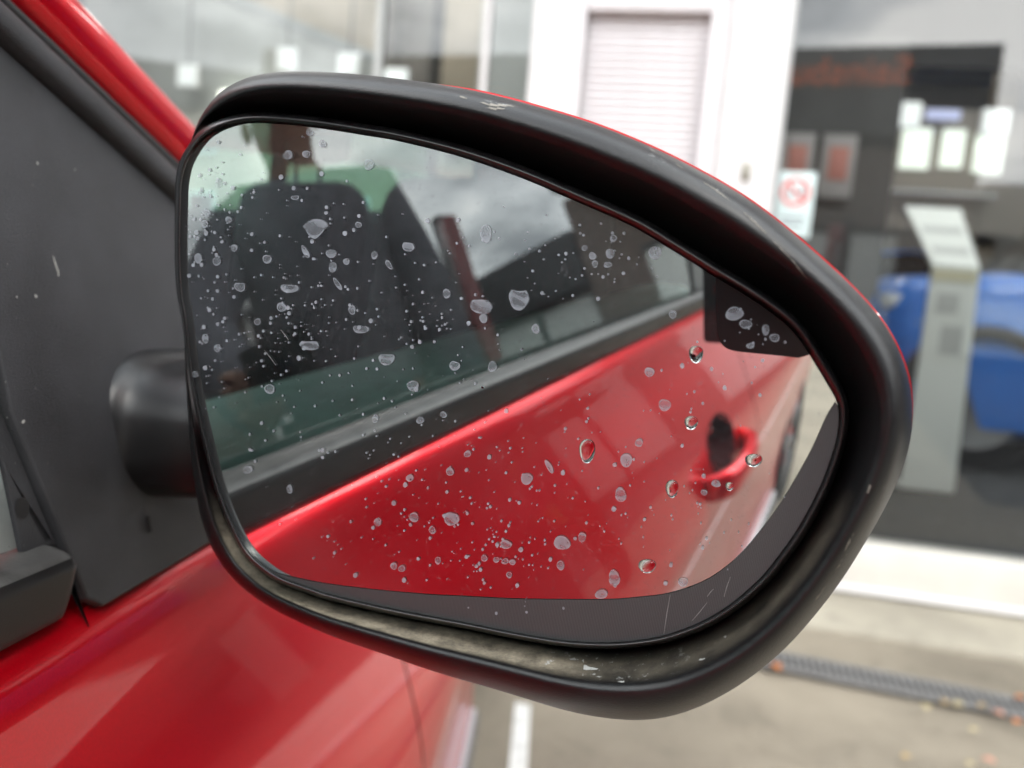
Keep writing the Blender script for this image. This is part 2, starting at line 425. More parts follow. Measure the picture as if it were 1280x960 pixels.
shb('inner_wall', -1.95, 2.3, 2.35, 1.25, 0.10, 4.4, STAIRG, r=0)

LAMP = emis('led_panel', (0.95, 1.0, 1.0), 0.42)
BRIGHT = emis('bright_daylight_window', (0.93, 1.0, 0.86), 0.62)
# square LED lamps: one top-level thing each, hung from the ceiling
lamp_proto = None
lamp_specs = [(0.16, 3.03, 'above the no smoking sticker'), (0.805, 3.00, 'above the three bright windows at their left'), (1.457, 2.97, 'above the three bright windows at their right')]
left_specs = [(-5.55, 3.1), (-4.55, 3.27), (-3.95, 3.24), (-3.02, 3.06)]
left_words = ['next to the red windscreen pillar', 'right above the black mirror housing corner', 'above the middle of the mirror housing top', 'in front of the brown column']
def lamp(u, off, z, label):
    r = empty('ceiling_lamp', fp(u, off, z))
    tag(r, label, 'lamp', 'square lamps hanging in the showroom')
    b = fbox('lamp_body', u, off+0.025, z, 0.205, 0.04, 0.205, WHITE); d = fbox('lamp_diffuser', u, off-0.002, z, 0.19, 0.01, 0.19, LAMP, r=0)
    c = fbox('hanger', u, off+0.03, (z+4.67)/2+0.05, 0.012, 0.012, 4.67-z-0.1, INDARK, r=0)
    for k in (b, d, c):
        k.parent = r; k.data.transform(Matrix.Translation(-r.location))
for u, z, s in lamp_specs: lamp(u, 3.0, z, 'white square showroom lamp '+s)
for (u, z), s in zip(left_specs, left_words): lamp(u, 2.9 if u < -3.5 else 1.6, z if u < -3.5 else 2.75, 'white square showroom lamp '+s)

# three bright windows in a bronze partition
for k, (u0, u1, z0, z1) in enumerate([(1.30, 1.58, 2.95, 3.36), (1.69, 1.90, 2.98, 3.36), (2.01, 2.27, 2.94, 3.34)]):
    o = fbox('back_window', (u0+u1)/2, 5.0, (z0+z1)/2, u1-u0, 0.05, z1-z0, BRIGHT, r=0); sh(o)
shb('back_partition', 1.85, 5.08, 2.95, 1.55, 0.06, 1.25, pm('taupe_panel', (.30, .27, .24), rough=.7), r=0.01)
shb('shelf_edge', 1.72, 4.9, 2.70, 1.0, 0.10, 0.03, pm('bright_shelf', (.7, .7, .68), rough=.3), r=0.004)
shb('blue_sign', 1.62, 4.86, 3.47, 0.32, 0.03, 0.10, emis('blue_sign', (.25, .3, .7), .5), r=0.005)
shb('bright_fitting', -4.9, 3.1, 2.92, 0.85, 0.05, 0.20, emis('bright_fitting', (1.0, 1.0, .85), 2.2), r=0.02)

# wall posters (flat prints in frames)
POSTW = pm('poster_white', (.30, .28, .28), rough=.6)
POSTR = pm('poster_red', (.42, .15, .12), rough=.6)
for u, lab in ((0.30, 'framed white poster with a red block on the showroom wall, nearest to the lamp'), (-0.02, 'pale poster on the showroom wall behind the no smoking sticker')):
    r = fbox('wall_poster', u, 2.9, 2.55, 0.26, 0.03, 0.50, POSTW); tag(r, lab, 'poster')
    fbox('poster_print', u, 2.88, 2.57, 0.15, 0.012, 0.26, POSTR, r, r=0.002)
# a display wall carries the posters
shb('poster_wall', 0.1, 3.02, 1.9, 1.3, 0.10, 3.4, INDARK, r=0.01)

# no-smoking sticker on the inside of the glass
STW = pm('sticker_pale', (.66, .78, .78), rough=.5); STR = pm('sticker_red', (.72, .13, .12), rough=.5); STB = pm('sticker_grey', (.22, .24, .27), rough=.5)
stk = fbox('no_smoking_sticker', -0.412, 0.018, 1.838, 0.165, 0.004, 0.30, STW, r=0.0015)
tag(stk, 'pale no smoking sticker with a red ring on the showroom glass', 'sticker')
cu, cz, R0, R1 = -0.415, 1.895, 0.050, 0.067
v, f = [], []
N = 48
for i in range(N):
    a = 2*math.pi*i/N
    for rr in (R0, R1): v.append(fp(cu+rr*math.cos(a), 0.0146, cz+rr*math.sin(a)))
f = [(2*i, 2*i+1, 2*((i+1) % N)+1, 2*((i+1) % N)) for i in range(N)]
mesh('red_ring', v, f, STR, stk, smooth=False)
def stquad(name, c, su, sz, ang, mat, off):
    ca, sa = math.cos(ang), math.sin(ang)
    return mesh(name, [fp(c[0]+x*su/2*ca-y*sz/2*sa, off, c[1]+x*su/2*sa+y*sz/2*ca) for x, y in ((-1, -1), (1, -1), (1, 1), (-1, 1))], [(0, 1, 2, 3)], mat, stk, smooth=False)
stquad('cigarette', (cu+.002, cz-.006), .075, .014, 0.0, STB, 0.0152)
stquad('smoke_wisp', (cu+.03, cz+.018), .010, .034, 0.3, STB, 0.0152)
stquad('red_slash', (cu, cz), .105, .015, -math.pi/4, STR, 0.0142)
stquad('text_line', (cu, 1.775), .11, .012, 0, STB, 0.0150); stquad('text_line', (cu, 1.745), .09, .012, 0, STB, 0.0150)

# price stand (bent white board on a foot)
STAND = pm('white_stand', (.88, .91, .89), rough=.5); PRINT = pm('print_grey', (.58, .60, .60), rough=.6); CREAM = pm('cream_band', (.72, .68, .5), rough=.5)
st = empty('price_stand', fp(0.82, 1.6, FZ)); tag(st, 'white bent price stand standing in front of the blue car', 'price stand')
def stpart(name, prof_, mat, th=0.03):
    # prof_: (u_left, u_right, off, z) from bottom to top
    rows = [[fp(a, off, zz)-np.array(st.location) for a, b_, off, zz in prof_], [fp(b_, off, zz)-np.array(st.location) for a, b_, off, zz in prof_]]
    o = mesh(name, np.array(rows).reshape(-1, 3), grid_faces(2, len(prof_)), mat, st, smooth=False); thicken(o, th, 0); return o
stpart('stand_board', [(.675, 1.00, 1.5, FZ+.02), (.68, .955, 1.5, 1.70)], STAND)
stpart('top_panel', [(.68, .955, 1.5, 1.705), (.545, .885, 1.78, 2.10)], STAND)
stpart('cream_band', [(.683, .952, 1.482, 1.62), (.683, .952, 1.482, 1.69)], CREAM, .003)
stpart('base_plate', [(.685, .995, 1.52, FZ+.012), (.685, .995, 1.74, FZ+.012)], STAND, .02)
for a0, z0, z1 in ((.73, 1.42, 1.54), (.78, 1.16, 1.34)):
    stpart('printed_block', [(a0, a0+.13, 1.483, z0), (a0, a0+.13, 1.483, z1)], PRINT, .002)
for t0 in (.2, .55):
    stpart('printed_line', [(.72-.135*t0, .92-.07*t0, 1.5+.28*t0-.012, 1.705+.395*t0+.013), (.72-.135*(t0+.1), .92-.07*(t0+.1), 1.5+.28*(t0+.1)-.012, 1.705+.395*(t0+.1)+.013)], PRINT, .002)

# ------------------------------------------------------------------ blue cars inside the showroom
BLUE = pm('blue_paint', (0.010, 0.14, 0.55), rough=.35, metal=.0, coat=.6)
BLUE2 = pm('dark_blue_paint', (0.012, 0.035, 0.10), rough=.35, metal=.2, coat=1.0)
DGLASS = pm('dark_car_glass', (0.012, 0.013, 0.015), rough=.08)
LAMPG = pm('headlamp_glass', (.5, .52, .55), rough=.1)
PLATE = pm('plate_white', (.6, .6, .58), rough=.5)
def side_car(name, u, off, z0, Lc, Hc, Wc, mat, label, front=-1, yaw=0.0):
    """simple complete car built from lofted sections; nose towards -u when front=-1"""
    r = empty(name, fp(u, off, z0)); tag(r, label, 'car', 'blue cars in the showroom')
    r.rotation_euler = (0, 0, math.atan2(FU[1], FU[0])+yaw)
    s = lambda t: front*(t-0.5)*Lc*-1
    # section list: t (0 nose .. 1 tail): lower z, hip z, hip width, roof z, roof width
    body = [(0.0, .22, .52, .60), (.02, .15, .58, .78), (.06, .12, .63, .90), (.2, .11, .66, .98), (.3, .11, .68, 1.0), (.6, .11, .70, 1.0), (.85, .12, .71, .98), (.96, .15, .68, .88), (1.0, .22, .62, .74)]
    rows = []
    for t, zl, zh, wf in body:
        hw = Wc/2*wf
        sec = [(-hw*.8, zl), (-hw*.97, zl+.04), (-hw, (zl+zh)/2), (-hw*.99, zh-.05), (-hw*.9, zh), (0, zh+.03), (hw*.9, zh), (hw*.99, zh-.05), (hw, (zl+zh)/2), (hw*.97, zl+.04), (hw*.8, zl)]
        rows.append([(-s(t)*-1 if False else s(t), y, zz*Hc) for y, zz in sec])
    loft('body', rows, mat, r, closed_v=True, cap=True, auto=50)
    cab = [(.27, .66, .90, .68, .88), (.42, .68, .92, .97, .68), (.55, .68, .93, 1.0, .70), (.8, .69, .92, .96, .68), (.95, .69, .88, .74, .80)]
    rows = []
    for t, zb, wb, zt, wt in cab:
        a, b_ = Wc/2*wb, Wc/2*wt
        rows.append([(s(t), y, zz*Hc) for y, zz in ((-a, zb), (-b_, zt-.01), (-b_*.85, zt), (b_*.85, zt), (b_, zt-.01), (a, zb))])
    loft('cabin_glass', rows, DGLASS, r, closed_v=True, cap=True, auto=40)
    rf = []
    for t, zt, wt in ((.40, .965, .69), (.55, 1.008, .71), (.8, .967, .69), (.84, .93, .69)):
        rf.append([(s(t), Wc/2*wt*k, zt*Hc+.006) for k in (-1, -.8, 0, .8, 1)])
    thicken(loft('roof', rf, mat, r), .03, -1)
    R_ = .30*Hc/1.5*1.15
    for t in (.19, .81):
        for sd_ in (-1, 1):
            wv = []
            n_ = 28
            for (rr, yy) in ((.0, .10), (.62, .10), (.66, .112), (.95, .112), (1, .09), (1, -.09)):
                wv.append([(s(t)+R_*rr*math.cos(2*math.pi*i/n_), sd_*(Wc/2*.93+yy-.08), R_+R_*rr*math.sin(2*math.pi*i/n_)) for i in range(n_)])
            wh = loft('wheel', wv[3:], TYRE, r, closed_v=True, flip=sd_ > 0)
            loft('rim', wv[:3], pm('dark_rim', (.10, .10, .105), rough=.4, metal=.6), wh, closed_v=True, flip=sd_ > 0)
            ar = [[(s(t)+R_*q*math.cos(math.pi*i/16), sd_*(Wc/2*1.0+dy), R_*.95+R_*q*math.sin(math.pi*i/16)) for i in range(17)] for q, dy in ((1.02, .006), (1.22, .012))]
            thicken(loft('wheel_arch', ar, INDARK, r), .02, 0)
    for sd_ in (-1, 1):
        bevel_box('headlight', (s(.035), sd_*Wc*.33, .56*Hc), (.16, .30, .12), LAMPG, r, .03)
        bevel_box('wing_mirror', (s(.33), sd_*Wc*.52, .72*Hc), (.10, .16, .12), mat, r, .03)
    bevel_box('number_plate', (s(-.004), 0, .36*Hc), (.02, .5, .11), PLATE, r, .004)
    return r
side_car('showroom_car', 2.72, 3.42, FZ, 4.1, 2.25, 1.85, BLUE, 'large blue car standing behind the white price stand')
side_car('showroom_car', 1.25, 6.0, FZ, 3.9, 1.9, 1.8, BLUE, 'smaller looking blue car glimpsed beside the no smoking sticker', yaw=.5)
shb('display_plinth', 0.75, 4.35, 1.0, 2.6, 0.06, 1.55, pm('dark_plinth', (.06, .06, .062), rough=.6), r=0.01)

# ------------------------------------------------------------------ drain in the forecourt
GRATE = pm('grey_grate', (0.185, 0.182, 0.18), rough=.7, metal=.0, noise=.2, nscale=40)
d0 = np.array([0.35, 3.02, 0]); d1 = np.array([3.95, 2.18, 0]); dd = (d1-d0)/np.linalg.norm(d1-d0); dn = np.array([-dd[1], dd[0], 0])
RD = np.stack([dd, dn, np.array([0, 0, 1.0])], 1)
zg = 0.014
dr = empty('drain_channel', (*((d0+d1)/2)[:2], zg)); tag(dr, 'long grey slotted drain channel set in the concrete forecourt', 'drain')
Ld = np.linalg.norm(d1-d0)
def drb(name, a, b_, z_, s, mat, r=0.002):
    o = bevel_box(name, (d0+d1)/2+dd*a+dn*b_+np.array([0, 0, z_]), s, mat, dr, r, 1, RD); o.data.transform(Matrix.Translation(-Vector(dr.location))); return o
drb('channel_floor', 0, 0, zg-0.002, (Ld, .125, .006), pm('channel_silt', (.07, .066, .06), rough=.9), 0)
drb('edge_rail', 0, .069, zg+.006, (Ld, .014, .016), GRATE); drb('edge_rail', 0, -.069, zg+.006, (Ld, .014, .016), GRATE)
b0 = None
nb_ = int(Ld/.026)
for i in range(nb_):
    a = -Ld/2+.013+i*.026
    if b0 is None:
        b0 = drb('grate_bar', a, 0, zg+.006, (.0135, .122, .012), GRATE); base = a
    else:
        o = bpy.data.objects.new('grate_bar', b0.data); link(o, dr); o.location = Vector(dd*(a-base))

# fallen leaves
LEAFO = [pm('leaf_orange', (.50, .17, .05), rough=.7, noise=.3, nscale=80), pm('leaf_tan', (.42, .30, .15), rough=.7, noise=.3, nscale=80), pm('leaf_yellow', (.44, .37, .22), rough=.7, noise=.3, nscale=80), pm('leaf_pink', (.55, .28, .20), rough=.7, noise=.3, nscale=80)]
def leaf(px, py, size, k, label):
    d = ray((px, py), RT); t = (0.035-CT[2])/d[2]; P = CT+d*t
    an = random.uniform(0, 6.28); n_ = 10; size = size*.72
    v = []
    for i in range(n_):
        tt = i/(n_-1); wd = math.sin(math.pi*tt)**.8*.42*(1-.3*tt)
        for q in (-1, 0, 1):
            x = (tt-.5)*size; y = q*wd*size; zz = .25*size*(abs(q)*wd)**1*1.2+.12*size*math.sin(3*tt)
            v.append((P[0]+x*math.cos(an)-y*math.sin(an), P[1]+x*math.sin(an)+y*math.cos(an), P[2]+zz))
    size = size
    o = mesh('fallen_leaf', v, grid_faces(n_, 3), LEAFO[k]); thicken(o, .0008, 0)
    return tag(o, label, 'leaf', 'fallen leaves by the drain')
leaf(969, 834, .075, 0, 'big orange leaf at the drain end beside the mirror housing')
leaf(1158, 884, .06, 2, 'tan leaf on the drain, leftmost of the loose row')
leaf(1181, 878, .055, 1, 'brown leaf on the drain between two paler leaves')
leaf(1199, 881, .065, 2, 'pale yellow leaf on the middle of the drain')
leaf(1228, 883, .05, 1, 'dull brown leaf on the far edge of the drain')
leaf(1247, 892, .06, 3, 'pink brown leaf on the drain right of the yellow one')
leaf(1272, 903, .055, 0, 'small orange leaf on the drain at the picture edge')
leaf(1276, 873, .055, 0, 'orange leaf on the concrete beyond the drain at the picture edge')
leaf(1218, 913, .05, 2, 'pale leaf just in front of the drain')
leaf(1236, 952, .06, 3, 'pinkish leaf on the forecourt near the bottom right corner')
leaf(1133, 946, .05, 1, 'tan leaf alone on the forecourt in front of the drain')
leaf(1213, 955, .045, 2, 'yellowish leaf on the forecourt beside the pinkish leaf')

# painted bay line, following the forecourt
LINEM = pm('white_line_paint', (.78, .78, .76), rough=.7, noise=.12, nscale=25)
nrm = Q @ np.array([0, 0, 1.0])
def bayline(x0, y0, y1, wd, nm='bay_line'):
    yy = np.linspace(y0, y1, 40)
    rows = [[(x0+s_, y, float(zsl(np.array(x0+s_), np.array(y)))+.004) for s_ in (-wd/2, wd/2)] for y in yy]
    o = loft(nm, rows, LINEM); return tag(o, kind='structure')
bayline(0.212, -9.0, 2.34, .05, 'bay_line')


# ================================================================== buildings across the street
FASC = pm('dark_fascia', (0.022, 0.024, 0.027), rough=.5, noise=.1, nscale=2)
ORANGE = pm('orange_letters', (0.95, 0.16, 0.02), rough=.6)
BRICKM = pm('dark_brick', (0.13, 0.10, 0.085), rough=.85, noise=.25, nscale=8)
SHOPIN = pm('shop_interior', (0.10, 0.09, 0.08), rough=.8, noise=.4, nscale=2)
FROST = pm('white_window_film', (.62, .64, .62), rough=.6)
BEIGEB = pm('beige_render', (.42, .36, .27), rough=.85, noise=.1, nscale=1)
ROOFM = pm('slate_roof', (.07, .07, .075), rough=.8, noise=.2, nscale=3)
DISPLAY = [pm('display_orange', (.45, .20, .06), rough=.7, noise=.5, nscale=6), pm('display_purple', (.14, .08, .26), rough=.7, noise=.4, nscale=6), pm('display_yellow', (.42, .32, .08), rough=.7, noise=.5, nscale=6), pm('display_green', (.10, .22, .08), rough=.7, noise=.5, nscale=6)]
GB = 0.50
def bb(root, name, c, s, mat, r=0.0):
    return bevel_box(name, np.array(c)-np.array(root.location), s, mat, root, r, 1)
YB = -12.0
sm = empty('supermarket', (-2.5, YB-4, GB)); tag(sm, 'dark fronted supermarket with orange letters across the road, seen reflected in the glass', 'building')
bb(sm, 'wall', (-2.85, YB-4, GB+2.4), (16.0, 8, 4.8), BRICKM)
bb(sm, 'fascia', (-2.85, YB-3.97, 6.55), (16.2, 8.2, 1.9), FASC)
for i in range(6):
    x = -9.6+i*2.45
    wn = bb(sm, 'window', (x, YB+.03, GB+1.6), (2.1, .08, 2.5), FROST if i % 2 else SHOPIN)
    bb(sm, 'window_frame', (x, YB+.10, GB+2.93), (2.2, .1, .1), FASC)
cu_ = bpy.data.curves.new('letters', 'FONT'); cu_.body = "Sainsbury's"; cu_.size = 0.86; cu_.extrude = 0.04; cu_.align_x = 'LEFT'
to = bpy.data.objects.new('letters_tmp', cu_); COL.objects.link(to)
dg = bpy.context.evaluated_depsgraph_get()
me = bpy.data.meshes.new_from_object(to.evaluated_get(dg)); bpy.data.objects.remove(to)
# faces +Y: glyph x runs towards -X
me.transform(Matrix(((-1, 0, 0, 0), (0, 0, 1, 0), (0, 1, 0, 0), (0, 0, 0, 1))))
me.materials.clear(); me.materials.append(ORANGE)
lt = bpy.data.objects.new('sign_letters', me); link(lt, sm)
lt.location = Vector((3.5, YB+.20, 6.66))-sm.location

w2 = empty('shop_wing', (11, -13.5, GB)); tag(w2, 'low dark shop wing with bright displays in its windows, seen in the mirror', 'building')
bb(w2, 'wall', (12.9, -15.6, GB+1.4), (15.2, 6, 2.8), BRICKM)
bb(w2, 'fascia', (13.1, -15.4, 3.95), (15.6, 6.6, 1.3), FASC)
for i in range(9):
    x = 6.2+i*1.6
    mt = FROST if i in (0, 1) else SHOPIN
    bb(w2, 'window', (x, -12.56, GB+1.45), (1.5, .08, 2.3), mt)
    bb(w2, 'window_frame', (x+.83, -12.52, GB+1.45), (.12, .1, 2.4), FASC)
    if mt is SHOPIN:
        for q in range(4):
            bb(w2, 'window_display', (x-.5+.33*q, -12.49, GB+.45+random.uniform(.1, .9)), (.3, .05, random.uniform(.5, 1.4)), DISPLAY[(i+q*2) % 4])

def house(x, y, wd, dp, h, mat, label, rot=0):
    r = empty('terraced_house', (x, y, GB)); r.rotation_euler = (0, 0, rot); tag(r, label, 'building')
    bevel_box('wall', (0, 0, h/2), (wd, dp, h), mat, r, 0.02, 1)
    v = [(-wd/2-.2, -dp/2-.3, h), (wd/2+.2, -dp/2-.3, h), (wd/2+.2, dp/2+.3, h), (-wd/2-.2, dp/2+.3, h), (-wd/2-.2, 0, h+2.0), (wd/2+.2, 0, h+2.0)]
    rf = mesh('roof', v, [(0, 1, 5, 4), (2, 3, 4, 5), (0, 4, 3), (1, 2, 5), (3, 2, 1, 0)], ROOFM, r, smooth=False)
    bevel_box('chimney', (wd*.3, 0, h+2.0), (.7, .6, 1.5), BRICKM, rf, .02, 1)
    for i in range(3):
        for k in range(2):
            wn = bevel_box('window', (-wd/3+i*wd/3, dp/2+.03, 1.3+2.5*k), (1.1, .08, 1.4), WHITE, r, .02, 1)
            bevel_box('pane', (-wd/3+i*wd/3, dp/2+.075, 1.3+2.5*k), (.9, .02, 1.2), DGLASS, wn, 0, 1)
    return r
house(-17, -13, 8, 7, 5.2, BEIGEB, 'beige house with a slate roof across the road behind the car', -.5)
house(-22, -1, 9, 7, 5.0, BRICKM, 'dark brick house beyond the far side of the red car', -1.5)
house(13.5, -0.5, 19, 6, 4.2, BRICKM, 'dark brick house across the yard facing the door of the red car', 1.55)

# invented red totem standing in for a parked vehicle's edge behind the photographer
tt = empty('stand_in_totem', (1.92, -2.75, 0.33)); tag(tt, 'slim red and black stand-in totem with a grey oval, seen in the mirror', 'sign')
RZ = np.array([[math.cos(-.6), -math.sin(-.6), 0], [math.sin(-.6), math.cos(-.6), 0], [0, 0, 1]])
TRED = pm('totem_red', (.20, .02, .025), rough=.3, coat=.5)
bevel_box('post', RZ @ np.array([.07, 0, 1.12]), (.11, .10, 2.24), FASC, tt, .02, 2, RZ)
bevel_box('panel', RZ @ np.array([-.075, .0, 1.10]), (.18, .12, 2.14), TRED, tt, .04, 2, RZ)
ov = [[RZ @ np.array([-.08+.05*rr*math.cos(2*math.pi*i/24), .062+.012*(1-rr), 1.72+.26*rr*math.sin(2*math.pi*i/24)]) for i in range(24)] for rr in (1.0, .8, .01)]
loft('oval_badge', ov, pm('oval_grey', (.30, .29, .30), rough=.35), tt, closed_v=True)

# ================================================================== THE RED CAR
car = empty('red_car')
M = Matrix.Identity(4)
org = c2t([0, 0, 0])
for i in range(3):
    for j in range(3): M[i][j] = Q[i][j]
    M[i][3] = org[i]
car.matrix_world = M
tag(car, 'glossy red hatchback parked in front of the showroom, its black wing mirror close up', 'car')

BELT = 1.002
TAPER, WEDGE = 0.0166, -0.0046
def bx_(y):                                     # belt line offset in plan
    return TAPER*(y-0.375)-0.006*np.clip((y-.3)/1.0, 0, 3)**2
def bz_(y):
    return BELT+WEDGE*(y-0.375)
# side profile below the belt: (x, z-BELT)
SIDE = np.array([(-.016, .004), (-.008, .0035), (-.001, .0015), (.004, -.003), (.0075, -.010), (.0100, -.018), (.0122, -.028), (.0145, -.039), (.0188, -.053), (.0280, -.077), (.0395, -.100), (.061, -.150), (.0815, -.200), (.097, -.240),
                 (.106, -.270), (.1105, -.295), (.1115, -.320), (.108, -.370), (.099, -.440), (.089, -.520), (.081, -.610), (.0755, -.700), (.0735, -.780), (.0745, -.822)])
def side_row(y, prof_=SIDE, dx=0.0):
    return np.stack([prof_[:, 0]+bx_(y)+dx, np.full(len(prof_), y), bz_(y)+prof_[:, 1]], -1)
def fine(prof_, n):
    return catmull(prof_, n)
SF = fine(SIDE, 60)
YSEAM = 0.885
def seam_y(z):                                  # front shut line leans a little
    return YSEAM-0.34*(0.70-z)*-1*0.9

HY, HZ = -0.625, -0.235
CUPY, CUPZ = .085, .046
def panel(name, y0, y1, ny, prof_, parent, mat=RED, cup=False, shear=None):
    t = np.linspace(0, 1, ny); rows = []
    for k in t:
        P = []
        for (px_, pz_) in prof_:
            a = y0(pz_) if callable(y0) else y0; b_ = y1(pz_) if callable(y1) else y1
            y = a+(b_-a)*k
            x = px_+float(bx_(y)); z_ = float(bz_(y))+pz_
            P.append((x, y, z_))
        rows.append(P)
    o = loft(name, rows, mat, parent)
    if cup:                                       # opening for the handle recess
        bm = bmesh.new(); bm.from_mesh(o.data)
        bad = [f_ for f_ in bm.faces if in_cup(f_.calc_center_median().y, f_.calc_center_median().z) < .96]
        bmesh.ops.delete(bm, geom=bad, context='FACES'); bm.to_mesh(o.data); bm.free()
    return o
def in_cup(y, z_): return ((y-HY)/CUPY)**2+((z_-float(bz_(HY))-HZ-.015)/CUPZ)**2
def xsurf(y, z_): return float(bx_(y))+float(np.interp(float(bz_(y))-z_, -SF[:, 1], SF[:, 0]))
seamf = lambda pz: 0.755-0.22*min(max(0, -pz-.19), .20)
door = panel('front_door', -0.93, lambda pz: seamf(pz)-.004, 190, SF, car, cup=True)
rear_door = panel('rear_door', -1.72, -0.936, 60, SF, car)
fen = panel('front_wing', lambda pz: seamf(pz)+.002, 2.0, 50, SF, car)
quarter = panel('rear_quarter', -2.62, -1.726, 40, SF, car)
for ya, yb in ((-1.76, -1.69), (-.97, -.90), (.66, .80)): panel('inner_seal', ya, yb, 6, SF-np.array([.012, 0]), car, mat=DARKGAP)
# sill cladding; its lit upper edge is put in as a silver colour
CL = catmull(np.array([(.072, -.826), (.088, -.829), (.094, -.836), (.097, -.85), (.096, -.885), (.088, -.91), (.06, -.925), (.0, -.93)]), 30)
panel('sill_cladding', -1.8, 2.0, 40, CL, car, mat=CLAD)
CE = catmull(np.array([(.0735, -.8225), (.081, -.823), (.0865, -.825), (.088, -.828)]), 8)
panel('sill_edge', -1.8, 2.0, 40, CE, car, mat=SILVER)
# lower part in front of the front arch / behind
# ------- belt seal
BS_LIP = catmull(np.array([(-.014, .003), (.001, .0032), (.0040, .006), (.0066, .016), (.0082, .0265), (.0082, .0295), (.0066, .0315)]), 16)
BS_TOP = catmull(np.array([(.0067, .0314), (.0035, .0335), (-.004, .0355), (-.010, .0358), (-.014, .0335), (-.016, .020)]), 14)
STRIPT = pm('dusty_skylit_trim', (0.050, 0.048, 0.046), rough=0.42, bump=0.15, bscale=900, noise=0.3, nscale=60, rnoise=0.1)  # paler for dust and for sky sheen put into the colour
def belt_strip(name, ya, yb, parent):
    ny = 80; ys_ = np.r_[np.linspace(ya, yb-.016, 60), np.linspace(yb-.015, yb, 20)]
    for nm3, BS, mt3 in (('belt_seal', BS_LIP, STRIPM), ('belt_seal_top', BS_TOP, STRIPT)):
        rows = []
        for y in ys_:
            e_ = max(0, (y-(yb-.014))/.014); s_ = math.sqrt(max(0, 1-e_*e_*.98))
            rows.append([(float(bx_(y))-.014+(px_+.014)*s_, y, float(bz_(y))+.003+(pz_-.003)*(0.35+0.65*s_)) for px_, pz_ in BS])
        loft(nm3, rows, mt3, parent)
belt = belt_strip('belt_seal', -0.925, 0.322, door)
belt_strip('belt_seal', -1.70, -0.942, rear_door)
# dust on top of the seal end
TAU = math.radians(14)
def wpt(y, h, off=0.0):
    """point on the side glass plane: h up the glass from the belt"""
    return np.array([float(bx_(y))-.025+off*math.cos(TAU)-h*math.sin(TAU), y, float(bz_(y))+.019+h*math.cos(TAU)+off*math.sin(TAU)])
def wpoly(name, pts, mat, parent, off=0.0, th=0.0, ny=1):
    v = [wpt(y, h, off) for y, h in pts]
    o = mesh(name, v, [tuple(range(len(v)))], mat, parent, smooth=False)
    if th: thicken(o, th, -1)
    return o
# side windows (one flat-in-section sheet each, slightly barrelled along the car)
def wgrid(name, yedge0, yedge1, h0, h1, mat, parent, ny=24, nh=16, off=0.0):
    rows = []
    for i in range(ny):
        P = []
        for j in range(nh):
            h = h0+(h1-h0)*j/(nh-1)
            a = yedge0(h) if callable(yedge0) else yedge0; b_ = yedge1(h) if callable(yedge1) else yedge1
            y = a+(b_-a)*i/(ny-1)
            p = wpt(y, h, off); p[0] -= 0.10*max(0, h-.15)**2
            P.append(p)
        rows.append(P)
    return loft(name, rows, mat, parent)
front_edge = lambda h: min(0.303, 0.34-(h-.235)/0.285)
win = wgrid('window_glass', -0.76, front_edge, -.03, .45, CARGLASS, door)
wgrid('window_glass', -1.60, -0.86, -.03, .45, CARGLASS, rear_door)
wgrid('quarter_glass', lambda h: -2.05+.5*h, -1.66, -.0, .43, CARGLASS, quarter)
# pillars and roof rail
wgrid('b_pillar', -0.85, -0.77, -.02, .47, GLOSSBLK, car, 4, 12, .004)
wgrid('c_pillar', -1.66, -1.60, -.02, .47, RED, car, 4, 12, .005)
wgrid('d_pillar', lambda h: -2.5+.75*h, lambda h: -2.05+.5*h, -.02, .47, RED, car, 6, 12, .004)

# ------- sail panel and A pillar, traced on the side plane
def onside(px, off=0.0):
    nw = np.array([math.cos(TAU), 0, math.sin(TAU)]); A = np.array([0, .3, BELT])+nw*off
    d = ray(px); t = ((A-CC)@nw)/(d@nw)
    return CC+d*t
def ext(p, q, k):                                # extend a line p->q beyond p
    return p+(p-q)*k
S0 = onside((0, 70)); S1 = onside((216, 260))
sail_front = S1+(S1-S0)*3.2
b_f = onside((259, 677)); b_r = onside((108, 764))
bdir = (b_f-b_r)/np.linalg.norm(b_f-b_r)
S_rear0 = onside((97, 750)); S_rear1 = onside((0, 515))
def surf_poly(name, loop, mat, parent, bulge=0.0, th=0.006, bevel=0.0025):
    """planar outline turned into a plate with rounded edges"""
    bm = bmesh.new(); vs = [bm.verts.new(tuple(map(float, p))) for p in loop]
    fc = bm.faces.new(vs); nrm_ = fc.normal.copy(); bm.normal_update()
    if fc.normal.x < 0: fc.normal_flip(); bm.normal_update()
    ex = bmesh.ops.extrude_face_region(bm, geom=[fc])
    nv = [g for g in ex['geom'] if isinstance(g, bmesh.types.BMVert)]
    nn = Vector((math.cos(TAU), 0, math.sin(TAU)))
    for g in nv: g.co += nn*th
    bmesh.ops.recalc_face_normals(bm, faces=bm.faces)
    top = [e_ for e_ in bm.edges if all(v_ in nv for v_ in e_.verts)]
    if bevel: bmesh.ops.bevel(bm, geom=top, offset=bevel, segments=3, affect='EDGES', profile=.5, clamp_overlap=True)
    me_ = bpy.data.meshes.new(name); bm.to_mesh(me_); bm.free(); me_.materials.append(mat)
    me_.polygons.foreach_set('use_smooth', [True]*len(me_.polygons)); me_.set_sharp_from_angle(angle=math.radians(35))
    return link(bpy.data.objects.new(name, me_), parent)
belt_front = b_f+bdir*0.62
rear_up = S_rear1+(S_rear1-S_rear0)*1.9
gdir = (S1-S0)
sail_top_rear = S0-gdir*0.30
sail = surf_poly('sail_panel', [b_r+bdir*.006-np.array([0, 0, .0004]), b_f, belt_front, S1+gdir*2.4, S1, S0, sail_top_rear, S_rear1+(sail_top_rear-S_rear1)*.5, S_rear1, S_rear0], SAILP, door, th=.005, bevel=.0014)
